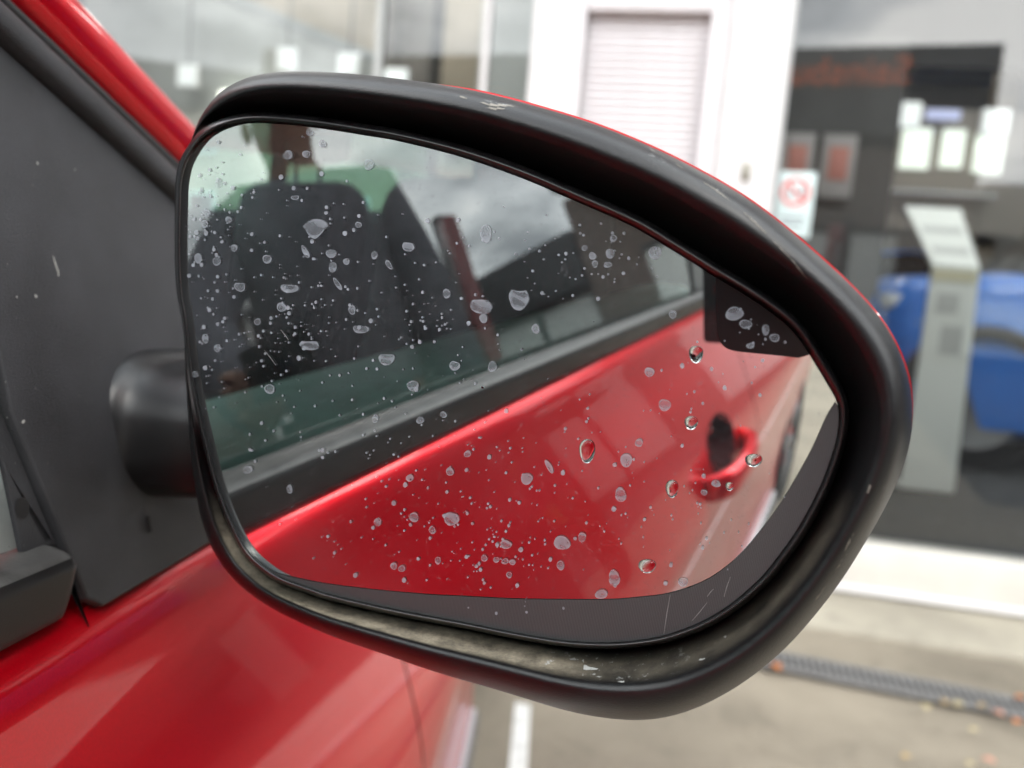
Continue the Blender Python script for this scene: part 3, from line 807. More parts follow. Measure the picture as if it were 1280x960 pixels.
# smaller rear plate with a plug hole, next to the window
R0_ = onside((78, 708)); R1_ = onside((22, 690)); R2_ = onside((0, 585))
rp = surf_poly('sail_rear_plate', [S_rear0-np.array([0, .002, 0]), S_rear1-np.array([0, .002, 0]), S_rear1+(sail_top_rear-S_rear1)*.5-np.array([0, .002, 0]), onside((-60, 420)), R2_, R1_, R0_], SAILP, door, th=.002, bevel=.001)
hc = onside((28, 635), .0025)
nn_ = np.array([math.cos(TAU), 0, math.sin(TAU)]); ty_ = np.array([0, 1.0, 0]); tz_ = np.cross(nn_, ty_)
mesh('plug_hole', [hc+ty_*.0042*math.cos(a)+tz_*.0042*math.sin(a) for a in np.linspace(0, 6.283, 20, endpoint=False)], [tuple(range(20))], DARKGAP, sail, smooth=False)
sl = onside((186, 655), .0056)
thicken(mesh('drain_slot', [sl+ty_*a*.0014+tz_*b_*.0042 for a, b_ in ((-1, -1), (1, -1), (1, 1), (-1, 1))], [(0, 1, 2, 3)], DARKGAP, sail, smooth=False), .0006, 0)
# scuffs on the sail panel
SCUFF = pm('pale_scuff', (.36, .355, .33), rough=.7)
for px, sz, an in (((70, 332), (.0007, .0042), .2), ((73, 342), (.0005, .002), -.3), ((45, 370), (.001, .0008), 0), ((21, 371), (.0006, .0006), 0), ((47, 204), (.0006, .0008), 0), ((29, 527), (.0012, .0006), .5), ((94, 212), (.0005, .0005), 0)):
    c_ = onside(px, .00525); pts = []
    for a in np.linspace(0, 6.283, 9, endpoint=False):
        x, y = sz[0]*math.cos(a)*random.uniform(.6, 1.2), sz[1]*math.sin(a)*random.uniform(.6, 1.2)
        pts.append(c_+ty_*(x*math.cos(an)-y*math.sin(an))+tz_*(x*math.sin(an)+y*math.cos(an)))
    thicken(mesh('scuff_mark', pts, [tuple(range(9))], SCUFF, sail, smooth=False), .0001, 0)

v, f = [], []
for _ in range(110):
    c_ = onside((random.uniform(2, 215), random.uniform(90, 740)), .0052)
    if c_[2] < BELT+.01 or c_[1] > .47: continue
    r_ = random.choice((.00012, .00018, .00025, .0004)); b0_ = len(v)
    v += [c_+ty_*r_*math.cos(a)*random.uniform(.6, 1.2)+tz_*r_*math.sin(a)*random.uniform(.6, 1.3) for a in np.linspace(0, 6.283, 6, endpoint=False)]; f.append(tuple(range(b0_, b0_+6)))
o = mesh('dust_specks', v, f, pm('dust_fleck', (.16, .155, .145), rough=.9), sail, smooth=False); o['kind'] = 'stuff'
# A pillar: bands swept along the groove line (grey seal, dark gap seal, red face, red front face)
def band(name, pxa, pxb, prof_, mat, parent, k0=3.6, k1=2.6):
    """pxa, pxb: (upper, lower) pixel pairs of the band's two edges; prof_: (t across, height off the plane)"""
    A0, A1 = onside(pxa[0]), onside(pxa[1]); B0, B1 = onside(pxb[0]), onside(pxb[1])
    ny = 48; rows = []
    for k in np.linspace(-k0, 1+k1, ny):
        a, b_ = A0+(A1-A0)*k, B0+(B1-B0)*k
        if k < 0:                               # the pillar curls in towards the roof
            cv = np.array([-.010*k*k*.25, 0, -.0025*k*k]); cv[0] = -.004*k*k
            a = a+cv; b_ = b_+cv
        rows.append([a+(b_-a)*t_+nn_*h_ for t_, h_ in prof_])
    return loft(name, rows, mat, parent)
G0 = ((0, 70), (216, 260)); G1 = ((0, 22), (219, 224)); G2 = ((3, 0), (223, 208)); G3 = ((66, 0), (238, 172)); G4 = ((92, 0), (240, 158))
apil = band('a_pillar', G2, G4, catmull(np.array([(-.10, -.006), (.0, .0), (.08, .007), (.3, .0125), (.55, .0135), (.66, .0115), (.74, .006), (.9, -.006), (1.0, -.016), (1.1, -.03)]), 26), RED, car)
band('window_seal', G0, G1, catmull(np.array([(-.04, -.002), (.0, .0035), (.06, .0085), (.2, .0115), (.5, .0125), (.8, .0105), (.96, .005), (1.0, -.004)]), 18), SAILP, car)
band('gap_seal', G1, G2, catmull(np.array([(-.1, .000), (.1, .003), (.4, .006), (.7, .0055), (.95, .003), (1.1, -.002)]), 12), RUBBER, car)
# rest of the upper body: windscreen, roof, bonnet, far side
PT = onside((66, 0)); PB = onside((238, 172)); pd = (PB-PT)
roofP = PT-pd*1.25; baseP = PB+pd*2.2
CX = -0.80
def mirx(p): return np.array([2*CX-p[0], p[1], p[2]])
rows = []
for k in np.linspace(0, 1, 12):
    a = roofP+(baseP-roofP)*k; b_ = mirx(a)
    rows.append([a+(b_-a)*t_+np.array([0, .28*(1-(2*t_-1)**2)*(.4+.6*k), .02*(1-(2*t_-1)**2)]) for t_ in np.linspace(.012, .988, 16)])
loft('windscreen', rows, CARGLASS, car)
rows = []
for y in np.linspace(roofP[1], -2.35, 16):
    s_ = (roofP[1]-y)/(roofP[1]+2.35)
    zz = roofP[2]+.02*math.sin(math.pi*s_)-.05*s_*s_
    xe = -0.135
    rows.append([np.array([xe+(2*CX-2*xe)*t_, y, zz+.035*(1-(2*t_-1)**4)]) for t_ in np.linspace(0, 1, 17)])
loft('roof', rows, RED, car)
rows = []
for y in np.linspace(baseP[1]-.1, 2.84, 14):
    s_ = (y-baseP[1])/(2.84-baseP[1])
    hw = .79-.12*max(0, s_)**2
    rows.append([np.array([CX+hw*t_, y-.0*t_*t_, .985-.10*max(0, s_)-.16*max(0, s_)**4+.03*(1-t_*t_)-(.02 if abs(t_) > .95 else 0)]) for t_ in np.linspace(-1, 1, 17)])
loft('bonnet', rows, RED, car)
rows = []
for k in np.linspace(-1, 1, 24):
    hw = .80
    xx = CX+hw*k; yy = 2.86-.32*abs(k)**3.5
    rows.append([np.array([xx, yy+dy, zz]) for dy, zz in ((-.06, .84), (.0, .78), (.05, .66), (.06, .5), (.04, .34), (-.02, .22), (-.2, .19))])
loft('front_bumper', rows, RED, car)
rows = []
for k in np.linspace(-1, 1, 20):
    xx = CX+.80*k; yy = -2.70+.20*abs(k)**3.5
    rows.append([np.array([xx, yy+dy, zz]) for dy, zz in ((.35, 1.42), (.12, 1.2), (.02, 1.0), (-.02, .7), (-.08, .6), (-.08, .35), (.1, .2))])
loft('tailgate', rows, RED, car)
# front part of the wing around the wheel arch
AY, AZ_, AR = 2.38, .315, .36
rows = []
for i, a in enumerate(np.linspace(-.2, math.pi+.1, 34)):
    ca, sa = math.cos(a), math.sin(a)
    P = []
    for rr in (1.0, 1.12, 1.3, 1.6):
        y = AY-AR*rr*ca*1.0; z_ = AZ_+AR*rr*sa
        z_ = min(z_, .97); y = min(y, 2.74)
        xx = float(bx_(min(y, 2.0)))+np.interp(BELT-z_, -SIDE[::-1, 1][::-1], SIDE[:, 0]) if z_ > .37 else .06
        P.append((xx+(.012 if rr < 1.1 else 0)-.05*max(0, y-2.3), max(y, 1.99), z_))
    rows.append(P)
loft('arch_panel', rows, RED, car)
def wheel(x, y, sgn):
    n_ = 40; R_ = .305
    wv = [[(x+sgn*yy, y+R_*rr*math.cos(2*math.pi*i/n_), R_+R_*rr*math.sin(2*math.pi*i/n_)) for i in range(n_)] for rr, yy in ((.64, .0), (.68, .01), (.95, .012), (1.0, -.02), (1.0, -.18), (.6, -.2))]
    wh = loft('wheel', wv, TYRE, car, closed_v=True, flip=sgn > 0)
    rv = [[(x+sgn*yy, y+R_*rr*math.cos(2*math.pi*i/n_)*(1 if True else 0), R_+R_*rr*math.sin(2*math.pi*i/n_)) for i in range(n_)] for rr, yy in ((.01, -.01), (.2, -.005), (.25, -.03), (.58, -.02), (.645, .004))]
    loft('rim', rv, RIMM, wh, closed_v=True, flip=sgn > 0)
    for k in range(5):
        a = k*2*math.pi/5
        c_ = np.array([x+sgn*.0, y+R_*.4*math.cos(a), R_+R_*.4*math.sin(a)])
        Rm = np.array([[1, 0, 0], [0, math.cos(a), -math.sin(a)], [0, math.sin(a), math.cos(a)]])
        bevel_box('spoke', c_, (.02, .13, .045), RIMM, wh, .006, 1, Rm)
for yy in (2.38, -2.15):
    wheel(.035, yy, 1); wheel(2*CX-.035, yy, -1)
# far side of the car
def farside(name, v, f, mat): return mesh(name, v, f, mat, car, smooth=False)
XF = 2*CX
rows = []
for y in np.linspace(-2.6, 2.0, 12):
    rows.append([(XF-px_, y, BELT+pz_) for px_, pz_ in SIDE])
loft('far_side', rows, RED, car)
for ya, yb in ((-.78, .35), (-1.62, -.86)):
    rows = [[(XF+.025+h*math.sin(TAU)*1.0, y, BELT+.02+h*math.cos(TAU)) for h in (.10, .25, .45)] for y in (ya, yb)]
    loft('far_window', rows, CARGLASS, car)
for ya, yb in ((-.86, -.78), (-1.70, -1.62), (-2.4, -2.0)):
    rows = [[(XF+.022+h*math.sin(TAU), y, BELT+.02+h*math.cos(TAU)) for h in (-.02, .2, .47)] for y in (ya, yb)]
    loft('far_pillar', rows, INTER, car)
mp = lambda P: np.array([[mirx(p) for p in r_] for r_ in P])
rows = []
for k in np.linspace(-3.0, 3.0, 12):
    A0, A1 = onside(G1[0]), onside(G1[1]); B0, B1 = onside(G4[0]), onside(G4[1])
    rows.append([mirx(A0+(A1-A0)*k), mirx(B0+(B1-B0)*k)])
loft('far_pillar', rows, INTER, car)

# ------- cabin
rows = []
for y in np.linspace(-.78, .75, 30):
    x0 = float(bx_(y)); z0 = float(bz_(y))
    rows.append([(x0-.036, y, z0+.012), (x0-.042, y, z0+.034), (x0-.055, y, z0+.041), (x0-.10, y, z0+.041), (x0-.140, y, z0+.034), (x0-.152, y, z0+.018), (x0-.156, y, z0-.03), (x0-.145, y, z0-.16)])
loft('door_card', rows, LEDGE, door, flip=True)
rows = [[(float(bx_(y))-.146, y, .84), (float(bx_(y))-.12, y, .5), (-.2, y, .36)] for y in (-.78, 0, .75)]
loft('door_card_lower', rows, INTER, door)
rows = [[(2*CX+.055, y, BELT+.165), (2*CX+.07, y, BELT+.16), (2*CX+.10, y, BELT), (2*CX+.14, y, .9), (2*CX+.14, y, .4)] for y in (-1.7, 0, .75)]
loft('far_door_card', rows, INTER, car)
bevel_box('cabin_floor', (CX, -.5, .33), (1.5, 3.0, .04), INTER, car, 0)
bevel_box('dashboard', (CX, .80, .82), (1.42, .45, .34), INTER, car, .06, 3)
bevel_box('rear_bulkhead', (CX, -2.2, .8), (1.4, .05, .9), INTER, car, .02)
def seat(x, y):
    def pad(nm, c, s, ang, r=.06):
        Rm = np.array([[1, 0, 0], [0, math.cos(ang), -math.sin(ang)], [0, math.sin(ang), math.cos(ang)]])
        return bevel_box(nm, c, s, SEATM, car, r, 4, Rm)
    pad('seat_cushion', (x, y+.25, .58), (.50, .54, .16), .1)
    bk = pad('seat_back', (x, y-.10, .92), (.54, .16, .66), .22, .075)
    hr = bevel_box('headrest', (x, y-.22, 1.385), (.27, .10, .18), SEATM, bk, .045, 4)
    for s_ in (-.06, .06): bevel_box('headrest_post', (x+s_, y-.19, 1.24), (.012, .012, .14), RIMM, bk, .003)
seat(-.42, -.42); seat(-1.17, -.50)
bevel_box('rear_bench', (CX, -1.35, .6), (1.3, .55, .18), SEATM, car, .06, 3)
bevel_box('rear_bench_back', (CX, -1.65, .95), (1.3, .15, .7), SEATM, car, .06, 3)
# steering wheel
ring = []
for a in np.linspace(0, 2*math.pi, 40, endpoint=False):
    ring.append([np.array([-.42+(.18+.016*math.cos(b_))*math.cos(a), .42-.3*((.18+.016*math.cos(b_))*math.sin(a))+.016*math.sin(b_), .93+(.18+.016*math.cos(b_))*math.sin(a)*.95]) for b_ in np.linspace(0, 2*math.pi, 10, endpoint=False)])
loft('steering_wheel', ring, INTER, car, closed_u=True, closed_v=True)

# ------- door handle
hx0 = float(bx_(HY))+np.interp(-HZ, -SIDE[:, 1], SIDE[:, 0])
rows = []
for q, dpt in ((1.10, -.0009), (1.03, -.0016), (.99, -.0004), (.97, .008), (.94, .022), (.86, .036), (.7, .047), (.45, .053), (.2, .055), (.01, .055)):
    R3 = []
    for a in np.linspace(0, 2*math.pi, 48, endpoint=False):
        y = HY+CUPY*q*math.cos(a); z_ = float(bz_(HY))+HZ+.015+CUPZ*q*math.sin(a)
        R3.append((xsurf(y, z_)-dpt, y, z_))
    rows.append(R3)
loft('handle_recess', rows, pm('shade_red_recess', (.030, .001, .002), rough=.8, spec=.1), door, closed_v=True)  # dark colour stands for the shade inside the red cup
sec = []
ctrl = np.array([1.08, 1.2, 1.0])*np.array([(-.132, -.006, -.004), (-.118, .012, -.002), (-.09, .026, .0), (-.04, .034, .002), (.02, .036, .002), (.07, .033, .0), (.105, .025, -.002), (.128, .010, -.004), (.136, -.006, -.005)])
cc_ = catmull(ctrl, 44)
for i, (dy, dx, dz) in enumerate(cc_):
    tt_ = i/43; hw = .030*(1-.35*abs(2*tt_-1)**4); dp = .016
    # narrow grip with its ends wrapping into the door
    sec.append([(hx0+dx+dp*math.cos(a), HY+dy, BELT+HZ+dz+-.008+hw*np.sign(math.sin(a))*abs(math.sin(a))**.8) for a in np.linspace(0, 2*math.pi, 18, endpoint=False)])
loft('door_handle', sec, RED, door, closed_v=True, cap=True)

# ================================================================== WING MIRROR
MT, ME_, MR, MD0 = math.radians(-14.98), math.radians(-6.99), 1.3472*1.25, .205*1.25
nm_ = np.array([math.sin(MT)*math.cos(ME_), -math.cos(MT)*math.cos(ME_), math.sin(ME_)])
SC_ = CC+ray((620, 470))*MD0-nm_*MR             # centre of the convex glass
def tdist(px):
    d = ray(px); oc = CC-SC_; b_ = d @ oc; c_ = oc @ oc-MR*MR
    return -b_-np.sqrt(b_*b_-c_)
def onglass(px, h=0.0):
    """point on the (extended) convex glass under a photograph pixel, h metres in front of it"""
    px = np.asarray(px, float); P = CC+ray(px)*tdist(px)[..., None]
    N_ = (P-SC_)/np.linalg.norm(P-SC_, axis=-1, keepdims=True)
    return P+N_*(np.asarray(h)[..., None] if np.ndim(h) else h)
def onray(px, h):
    """point on the camera ray, h metres nearer than the extended glass"""
    px = np.asarray(px, float); return CC+ray(px)*(tdist(px)-h)[..., None]

G_IN = [(226, 250), (225, 310), (227, 360), (233, 400), (240, 462), (249, 509), (260, 556), (272, 603), (285, 640), (299, 670), (310, 688), (326, 704), (350, 720), (385, 733), (420, 744), (500, 762), (580, 777), (645, 790), (700, 799), (740, 802),
        (770, 802), (800, 799), (832, 793), (875, 777), (912, 755), (950, 722), (976, 690), (1000, 655), (1025, 607), (1042, 560), (1048, 528), (1046, 503), (1035, 482), (1020, 457), (1003, 430), (985, 408), (960, 388), (930, 368), (892, 345),
        (842, 314), (792, 284), (725, 254), (650, 222), (575, 196), (500, 177), (460, 170), (410, 162), (360, 156), (315, 154), (282, 160), (256, 173), (236, 199), (228, 224)]
OUT = [(229, 250), (228, 310), (229, 360), (230, 400), (231, 455), (233, 490), (238, 556), (244, 610), (250, 643), (259, 673), (273, 703), (297, 731), (327, 753), (376, 778), (421, 797), (481, 817), (541, 838), (622, 861), (700, 885), (745, 895),
       (800, 900), (842, 895), (878, 881), (926, 855), (970, 820), (992, 799), (1018, 768), (1047, 731), (1081, 677), (1110, 625), (1128, 587), (1139, 548), (1144, 518), (1144, 489), (1133, 456), (1111, 412), (1073, 366), (1031, 327), (981, 284),
       (930, 246), (880, 217), (825, 189), (750, 158), (700, 142), (625, 121), (562, 108), (500, 100), (460, 95), (410, 91), (370, 90), (340, 90), (310, 95), (282, 105), (261, 122), (247, 147), (238, 172), (232, 205)]
NS = 260
gi = catmull(G_IN, NS, True)
ou = catmull(OUT, 900, True)
# outline normals, and the frame's outer edge as an offset of the glass edge
tg = np.roll(gi, -3, 0)-np.roll(gi, 3, 0); tg /= np.linalg.norm(tg, axis=1, keepdims=True)
nrm2 = np.stack([-tg[:, 1], tg[:, 0]], -1)       # candidate outward
cen = gi.mean(0)
if ((gi-cen)*nrm2).sum() < 0: nrm2 = -nrm2
for _ in range(6): nrm2 = (np.roll(nrm2, 1, 0)+nrm2*2+np.roll(nrm2, -1, 0)); nrm2 /= np.linalg.norm(nrm2, axis=1, keepdims=True)
topw = np.clip(-nrm2[:, 1], 0, 1); rightw = np.clip(nrm2[:, 0], 0, 1); leftw = np.clip(-nrm2[:, 0], 0, 1); botw = np.clip(nrm2[:, 1], 0, 1)
fw = 7+7*topw+6*rightw-2*leftw+2*botw
fo = gi+nrm2*fw[:, None]
# matching point of the outer silhouette for every glass edge point (cast along the normal)
om = []
for i in range(NS):
    d_ = ou-fo[i]; al = d_ @ nrm2[i]; pe = np.abs(d_[:, 0]*nrm2[i][1]-d_[:, 1]*nrm2[i][0])
    sc_ = pe+np.where(al < -12, 500, 0)+0.05*np.abs(al)
    om.append(ou[int(np.argmin(sc_))])
om = np.array(om)
for _ in range(10): om = (np.roll(om, 1, 0)+2*om+np.roll(om, -1, 0))/4
gap = ((om-fo)*nrm2).sum(1)                      # pixels between frame and silhouette
lipk = np.clip((gap-2)/28, 0, 1)                 # where there is a lip standing proud of the glass
lipk = lipk*(1-.95*np.clip((leftw-.12)*2.2, 0, 1))
for _ in range(12): lipk = (np.roll(lipk, 1)+2*lipk+np.roll(lipk, -1))/4

# housing bezel: profile from silhouette (f=0) to behind the glass frame (f=1)
PF = np.array([(-.02, -.014), (-.01, -.004), (.0, .002), (.05, .009), (.13, .0145), (.25, .0175), (.38, .018), (.48, .0155), (.56, .0105), (.66, .005), (.80, -.001), (.94, -.008), (1.06, -.014), (1.2, -.020)])
tq = np.linspace(0, 1, 46)
ff = np.interp(tq, np.linspace(0, 1, len(PF)), PF[:, 0]); hh = np.interp(tq, np.linspace(0, 1, len(PF)), PF[:, 1])
for _ in range(3):
    hh[1:-1] = (hh[:-2]+2*hh[1:-1]+hh[2:])/4; ff[1:-1] = (ff[:-2]+2*ff[1:-1]+ff[2:])/4
rows = []
for f_, h_ in zip(ff, hh):
    px = om+(fo-om)*f_
    hk = h_*(0.25+0.75*lipk)*(1-.30*topw)-.012*(1-lipk)
    rows.append(onray(px, hk))
rows = np.array(rows)

# bezel material with a dust attribute (real grime lying on the lower shelf) and scuffs
def bezel_material():
    mt, t, b = newmat('mirror_housing_plastic')
    co = t.nodes.new('ShaderNodeTexCoord')
    at = t.nodes.new('ShaderNodeAttribute'); at.attribute_name = 'dust'
    nz = t.nodes.new('ShaderNodeTexNoise'); nz.inputs['Scale'].default_value = 120; nz.inputs['Detail'].default_value = 8; nz.inputs['Roughness'].default_value = .7
    t.links.new(co.outputs['Object'], nz.inputs['Vector'])
    mr = t.nodes.new('ShaderNodeMapRange'); mr.inputs[1].default_value = .22; mr.inputs[2].default_value = .58
    t.links.new(nz.outputs['Fac'], mr.inputs[0])
    mu = t.nodes.new('ShaderNodeMath'); mu.operation = 'MULTIPLY'
    t.links.new(mr.outputs[0], mu.inputs[0]); t.links.new(at.outputs['Fac'], mu.inputs[1])
    sp_ = t.nodes.new('ShaderNodeTexNoise'); sp_.inputs['Scale'].default_value = 900; sp_.inputs['Detail'].default_value = 2
    t.links.new(co.outputs['Object'], sp_.inputs['Vector'])
    c1 = t.nodes.new('ShaderNodeMix'); c1.data_type = 'RGBA'; c1.inputs['A'].default_value = (.24, .20, .145, 1); c1.inputs['B'].default_value = (.46, .40, .30, 1)
    t.links.new(sp_.outputs['Fac'], c1.inputs['Factor'])
    mx = t.nodes.new('ShaderNodeMix'); mx.data_type = 'RGBA'; mx.inputs['A'].default_value = (.011, .011, .012, 1)
    t.links.new(mu.outputs[0], mx.inputs['Factor']); t.links.new(c1.outputs['Result'], mx.inputs['B'])
    # white salt-like flecks
    at2 = t.nodes.new('ShaderNodeAttribute'); at2.attribute_name = 'fleck'
    n3 = t.nodes.new('ShaderNodeTexNoise'); n3.inputs['Scale'].default_value = 260; n3.inputs['Detail'].default_value = 9; n3.inputs['Roughness'].default_value = .75
    t.links.new(co.outputs['Object'], n3.inputs['Vector'])
    m3 = t.nodes.new('ShaderNodeMapRange'); m3.inputs[1].default_value = .585; m3.inputs[2].default_value = .63
    t.links.new(n3.outputs['Fac'], m3.inputs[0])
    mu3 = t.nodes.new('ShaderNodeMath'); mu3.operation = 'MULTIPLY'; t.links.new(m3.outputs[0], mu3.inputs[0]); t.links.new(at2.outputs['Fac'], mu3.inputs[1])
    mx3 = t.nodes.new('ShaderNodeMix'); mx3.data_type = 'RGBA'; mx3.inputs['B'].default_value = (.62, .63, .62, 1)
    t.links.new(mu3.outputs[0], mx3.inputs['Factor']); t.links.new(mx.outputs['Result'], mx3.inputs['A'])
    t.links.new(mx3.outputs['Result'], b.inputs['Base Color'])
    rr = t.nodes.new('ShaderNodeMapRange'); rr.inputs[3].default_value = .37; rr.inputs[4].default_value = .9
    t.links.new(mu.outputs[0], rr.inputs[0]); t.links.new(rr.outputs[0], b.inputs['Roughness'])
    g = t.nodes.new('ShaderNodeTexNoise'); g.inputs['Scale'].default_value = 1500; g.inputs['Detail'].default_value = 3
    t.links.new(co.outputs['Object'], g.inputs['Vector'])
    bp = t.nodes.new('ShaderNodeBump'); bp.inputs['Strength'].default_value = .22; bp.inputs['Distance'].default_value = .0006
    t.links.new(g.outputs['Fac'], bp.inputs['Height']); t.links.new(bp.outputs[0], b.inputs['Normal'])
    return mt
BEZ = bezel_material()
mirror = loft('wing_mirror', rows, BEZ, car, closed_v=True)
mirror['label'] = 'black oval wing mirror housing with scuffed rim and dusty lower lip'
pxs = np.array([om+(fo-om)*f_ for f_ in ff]).reshape(-1, 2); fs = np.repeat(ff, NS)
g1 = lambda x, c, s: np.exp(-((x-c)/s)**2)
low = np.clip((pxs[:, 1]-610)/60, 0, 1)
dust = 2.2*low*np.clip((fs-.50)/.10, 0, 1)*np.clip((1.02-fs)/.15, 0, 1)*np.clip((760-pxs[:, 0])/280, .0, 1)*np.clip((pxs[:, 0]-262)/70, 0, 1)
dust += .25*low*np.clip((fs-.5)/.12, 0, 1)*np.clip((1.0-fs)/.2, 0, 1)
fleck = low*np.clip((fs-.52)/.08, 0, 1)*np.clip((1.0-fs)/.2, 0, 1)*(1.0*g1(pxs[:, 0], 735, 35)+.5*g1(pxs[:, 0], 800, 60)+.5*g1(pxs[:, 0], 680, 25))
edge = np.clip(1-np.abs(fs-.10)/.05, 0, 1)*(g1(pxs[:, 0], 625, 14)+.8*g1(pxs[:, 0], 825, 16)+.7*g1(pxs[:, 0], 905, 22)+.5*g1(pxs[:, 0], 955, 14))*(pxs[:, 1] < 420)
edge2 = np.clip(1-np.abs(fs-.16)/.08, 0, 1)*(g1(pxs[:, 1], 612, 8)+.9*g1(pxs[:, 1], 690, 20)+.6*g1(pxs[:, 1], 735, 14))*(pxs[:, 0] > 1000)
fleck += .9*edge+.55*edge2
for nm2, arr in (('dust', dust), ('fleck', fleck)):
    a_ = mirror.data.attributes.new(nm2, 'FLOAT', 'POINT'); a_.data.foreach_set('value', np.clip(arr, 0, 1).astype(np.float32))

# scuffs and droppings lying on the bezel
bezP = rows.reshape(-1, 3)
def on_bezel(px, lift=.00025):
    d2 = ((pxs-np.asarray(px, float))**2).sum(1); k_ = np.argsort(d2)[:5]; w_ = 1/(d2[k_]+.5)
    P = (bezP[k_]*w_[:, None]).sum(0)/w_.sum(); u_ = CC-P
    return P+u_/np.linalg.norm(u_)*lift
SCUFF2 = pm('bare_plastic_scuff', (.24, .22, .19), rough=.7); LIME = pm('white_dropping', (.46, .46, .44), rough=.8)
for path, wd_ in (([(598, 127), (612, 131), (628, 132), (645, 133)], 1.6), ([(606, 134), (622, 136), (636, 134)], 1.1), ([(575, 121), (584, 123)], .8), ([(812, 186), (826, 193), (842, 201), (850, 209)], 1.0), ([(880, 228), (898, 240), (914, 252)], .9), ([(926, 262), (944, 278), (958, 292)], 1.0), ([(965, 300), (990, 325), (1012, 352)], .7),
                  ([(1089, 603), (1086, 612), (1085, 619)], 1.6), ([(1066, 668), (1060, 680), (1055, 690)], 1.3), ([(1052, 700), (1046, 712)], 1.0), ([(1030, 735), (1016, 755)], .8)):
    c_ = catmull(path, 14); tn = np.gradient(c_, axis=0); tn /= np.linalg.norm(tn, axis=1, keepdims=True); nn2 = np.stack([-tn[:, 1], tn[:, 0]], -1)
    prf = np.sin(np.linspace(.08, math.pi-.08, 14))*wd_*rng.uniform(.5, 1.2, 14)
    L1 = [on_bezel(p+q*k_) for p, q, k_ in zip(c_, nn2, prf)]; L2 = [on_bezel(p-q*k_) for p, q, k_ in zip(c_, nn2, prf)]
    loft('scuff_mark', [L1, L2], SCUFF2, mirror, smooth=False)
for x, y, r_ in ((729, 826, 3.2), (733, 834, 4.5), (741, 836, 4.0), (716, 824, 2.2), (748, 838, 2.6), (727, 843, 2.6), (812, 850, 1.8), (776, 852, 1.6), (790, 843, 1.3), (760, 846, 1.2), (869, 823, 1.4), (877, 824, 1.2), (820, 842, 1.0), (690, 822, 1.2), (672, 826, 1.4), (908, 795, 1.5)):
    mesh('dried_dropping', [on_bezel((x+r_*math.cos(a)*rng.uniform(.35, 1.3), y+.7*r_*math.sin(a)*rng.uniform(.35, 1.3)), .0004) for a in np.linspace(0, 6.283, 11, endpoint=False)], [tuple(range(11))], LIME, mirror, smooth=False)

# red cap (shell) behind the bezel
oc_ = om.mean(0)
capw = np.clip((nrm2[:, 0]*.75-nrm2[:, 1]*.75), -1, 1)   # upper right side shows a red hairline
grow = 3.0*np.clip((capw-.12)/.3, 0, 1)*np.clip((om[:, 0]-520)/80, 0, 1)-11.0*(1-np.clip((capw-.12)/.3, 0, 1))
rows = []
grow = np.where(om[:, 0] < 500, -22.0, grow)
for _ in range(8): grow = (np.roll(grow, 1)+2*grow+np.roll(grow, -1))/4
grow = grow*np.where(grow > 0, np.clip((560-om[:, 1])/90, 0, 1), 1)
Pback = onray(om, -.006)
cb = Pback.mean(0)
fwd = np.array([.10, 1.0, .0])
rows.append(onray(om+nrm2*(grow-5)[:, None], -.003-.012*(1-lipk)))
for k, (dp, s_) in enumerate([(.000, 1.0), (.008, 1.002), (.02, 1.0), (.038, .97), (.056, .90), (.072, .78), (.084, .60), (.091, .38), (.094, .15), (.0945, .01)]):
    pg = om+nrm2*grow[:, None]
    base_ = onray(pg, -.0045-.012*(1-lipk))
    rows.append(cb+(base_-cb)*s_+fwd*dp)
loft('mirror_cap', rows, RED, mirror, closed_v=True, flip=True)

# glass frame: thin rounded black rim
rows = []
for a in np.linspace(0, 1, 12):
    th_ = math.pi*(a*1.15-.08)
    px = gi+nrm2*((-.6+(fw+.8)*a))[:, None]
    rows.append(onray(px, -.0012+.0046*math.sin(th_)+(-.010 if a > .99 else 0)))
loft('glass_frame', rows[::-1], GLOSSBLK, mirror, closed_v=True)

# convex mirror glass
MIRM, t, b = newmat('mirror_silver')
b.inputs['Base Color'].default_value = (.76, .79, .78, 1); b.inputs['Metallic'].default_value = 1; b.inputs['Roughness'].default_value = .0
mo = t.nodes['Material Output']
df = t.nodes.new('ShaderNodeBsdfDiffuse'); df.inputs[0].default_value = (.5, .52, .55, 1)
ms = t.nodes.new('ShaderNodeMixShader'); co = t.nodes.new('ShaderNodeTexCoord')
nz = t.nodes.new('ShaderNodeTexNoise'); nz.inputs['Scale'].default_value = 22; nz.inputs['Detail'].default_value = 6
nz2 = t.nodes.new('ShaderNodeTexNoise'); nz2.inputs['Scale'].default_value = 700; nz2.inputs['Detail'].default_value = 4
for q in (nz, nz2): t.links.new(co.outputs['Object'], q.inputs['Vector'])
mr = t.nodes.new('ShaderNodeMapRange'); mr.inputs[1].default_value = .35; mr.inputs[2].default_value = .75; mr.inputs[3].default_value = .018; mr.inputs[4].default_value = .06
m2 = t.nodes.new('ShaderNodeMapRange'); m2.inputs[1].default_value = .60; m2.inputs[2].default_value = .72; m2.inputs[3].default_value = 0; m2.inputs[4].default_value = .10
t.links.new(nz.outputs['Fac'], mr.inputs[0]); t.links.new(nz2.outputs['Fac'], m2.inputs[0])
sm_ = t.nodes.new('ShaderNodeMath'); sm_.operation = 'ADD'; t.links.new(mr.outputs[0], sm_.inputs[0]); t.links.new(m2.outputs[0], sm_.inputs[1])
t.links.new(sm_.outputs[0], ms.inputs[0]); t.links.new(b.outputs[0], ms.inputs[1]); t.links.new(df.outputs[0], ms.inputs[2]); t.links.new(ms.outputs[0], mo.inputs[0])
rg = [onglass(cen+(gi-cen)*s_) for s_ in np.linspace(.004, 1.0, 40)]
glass = loft('mirror_glass', rg, MIRM, mirror, closed_v=True)
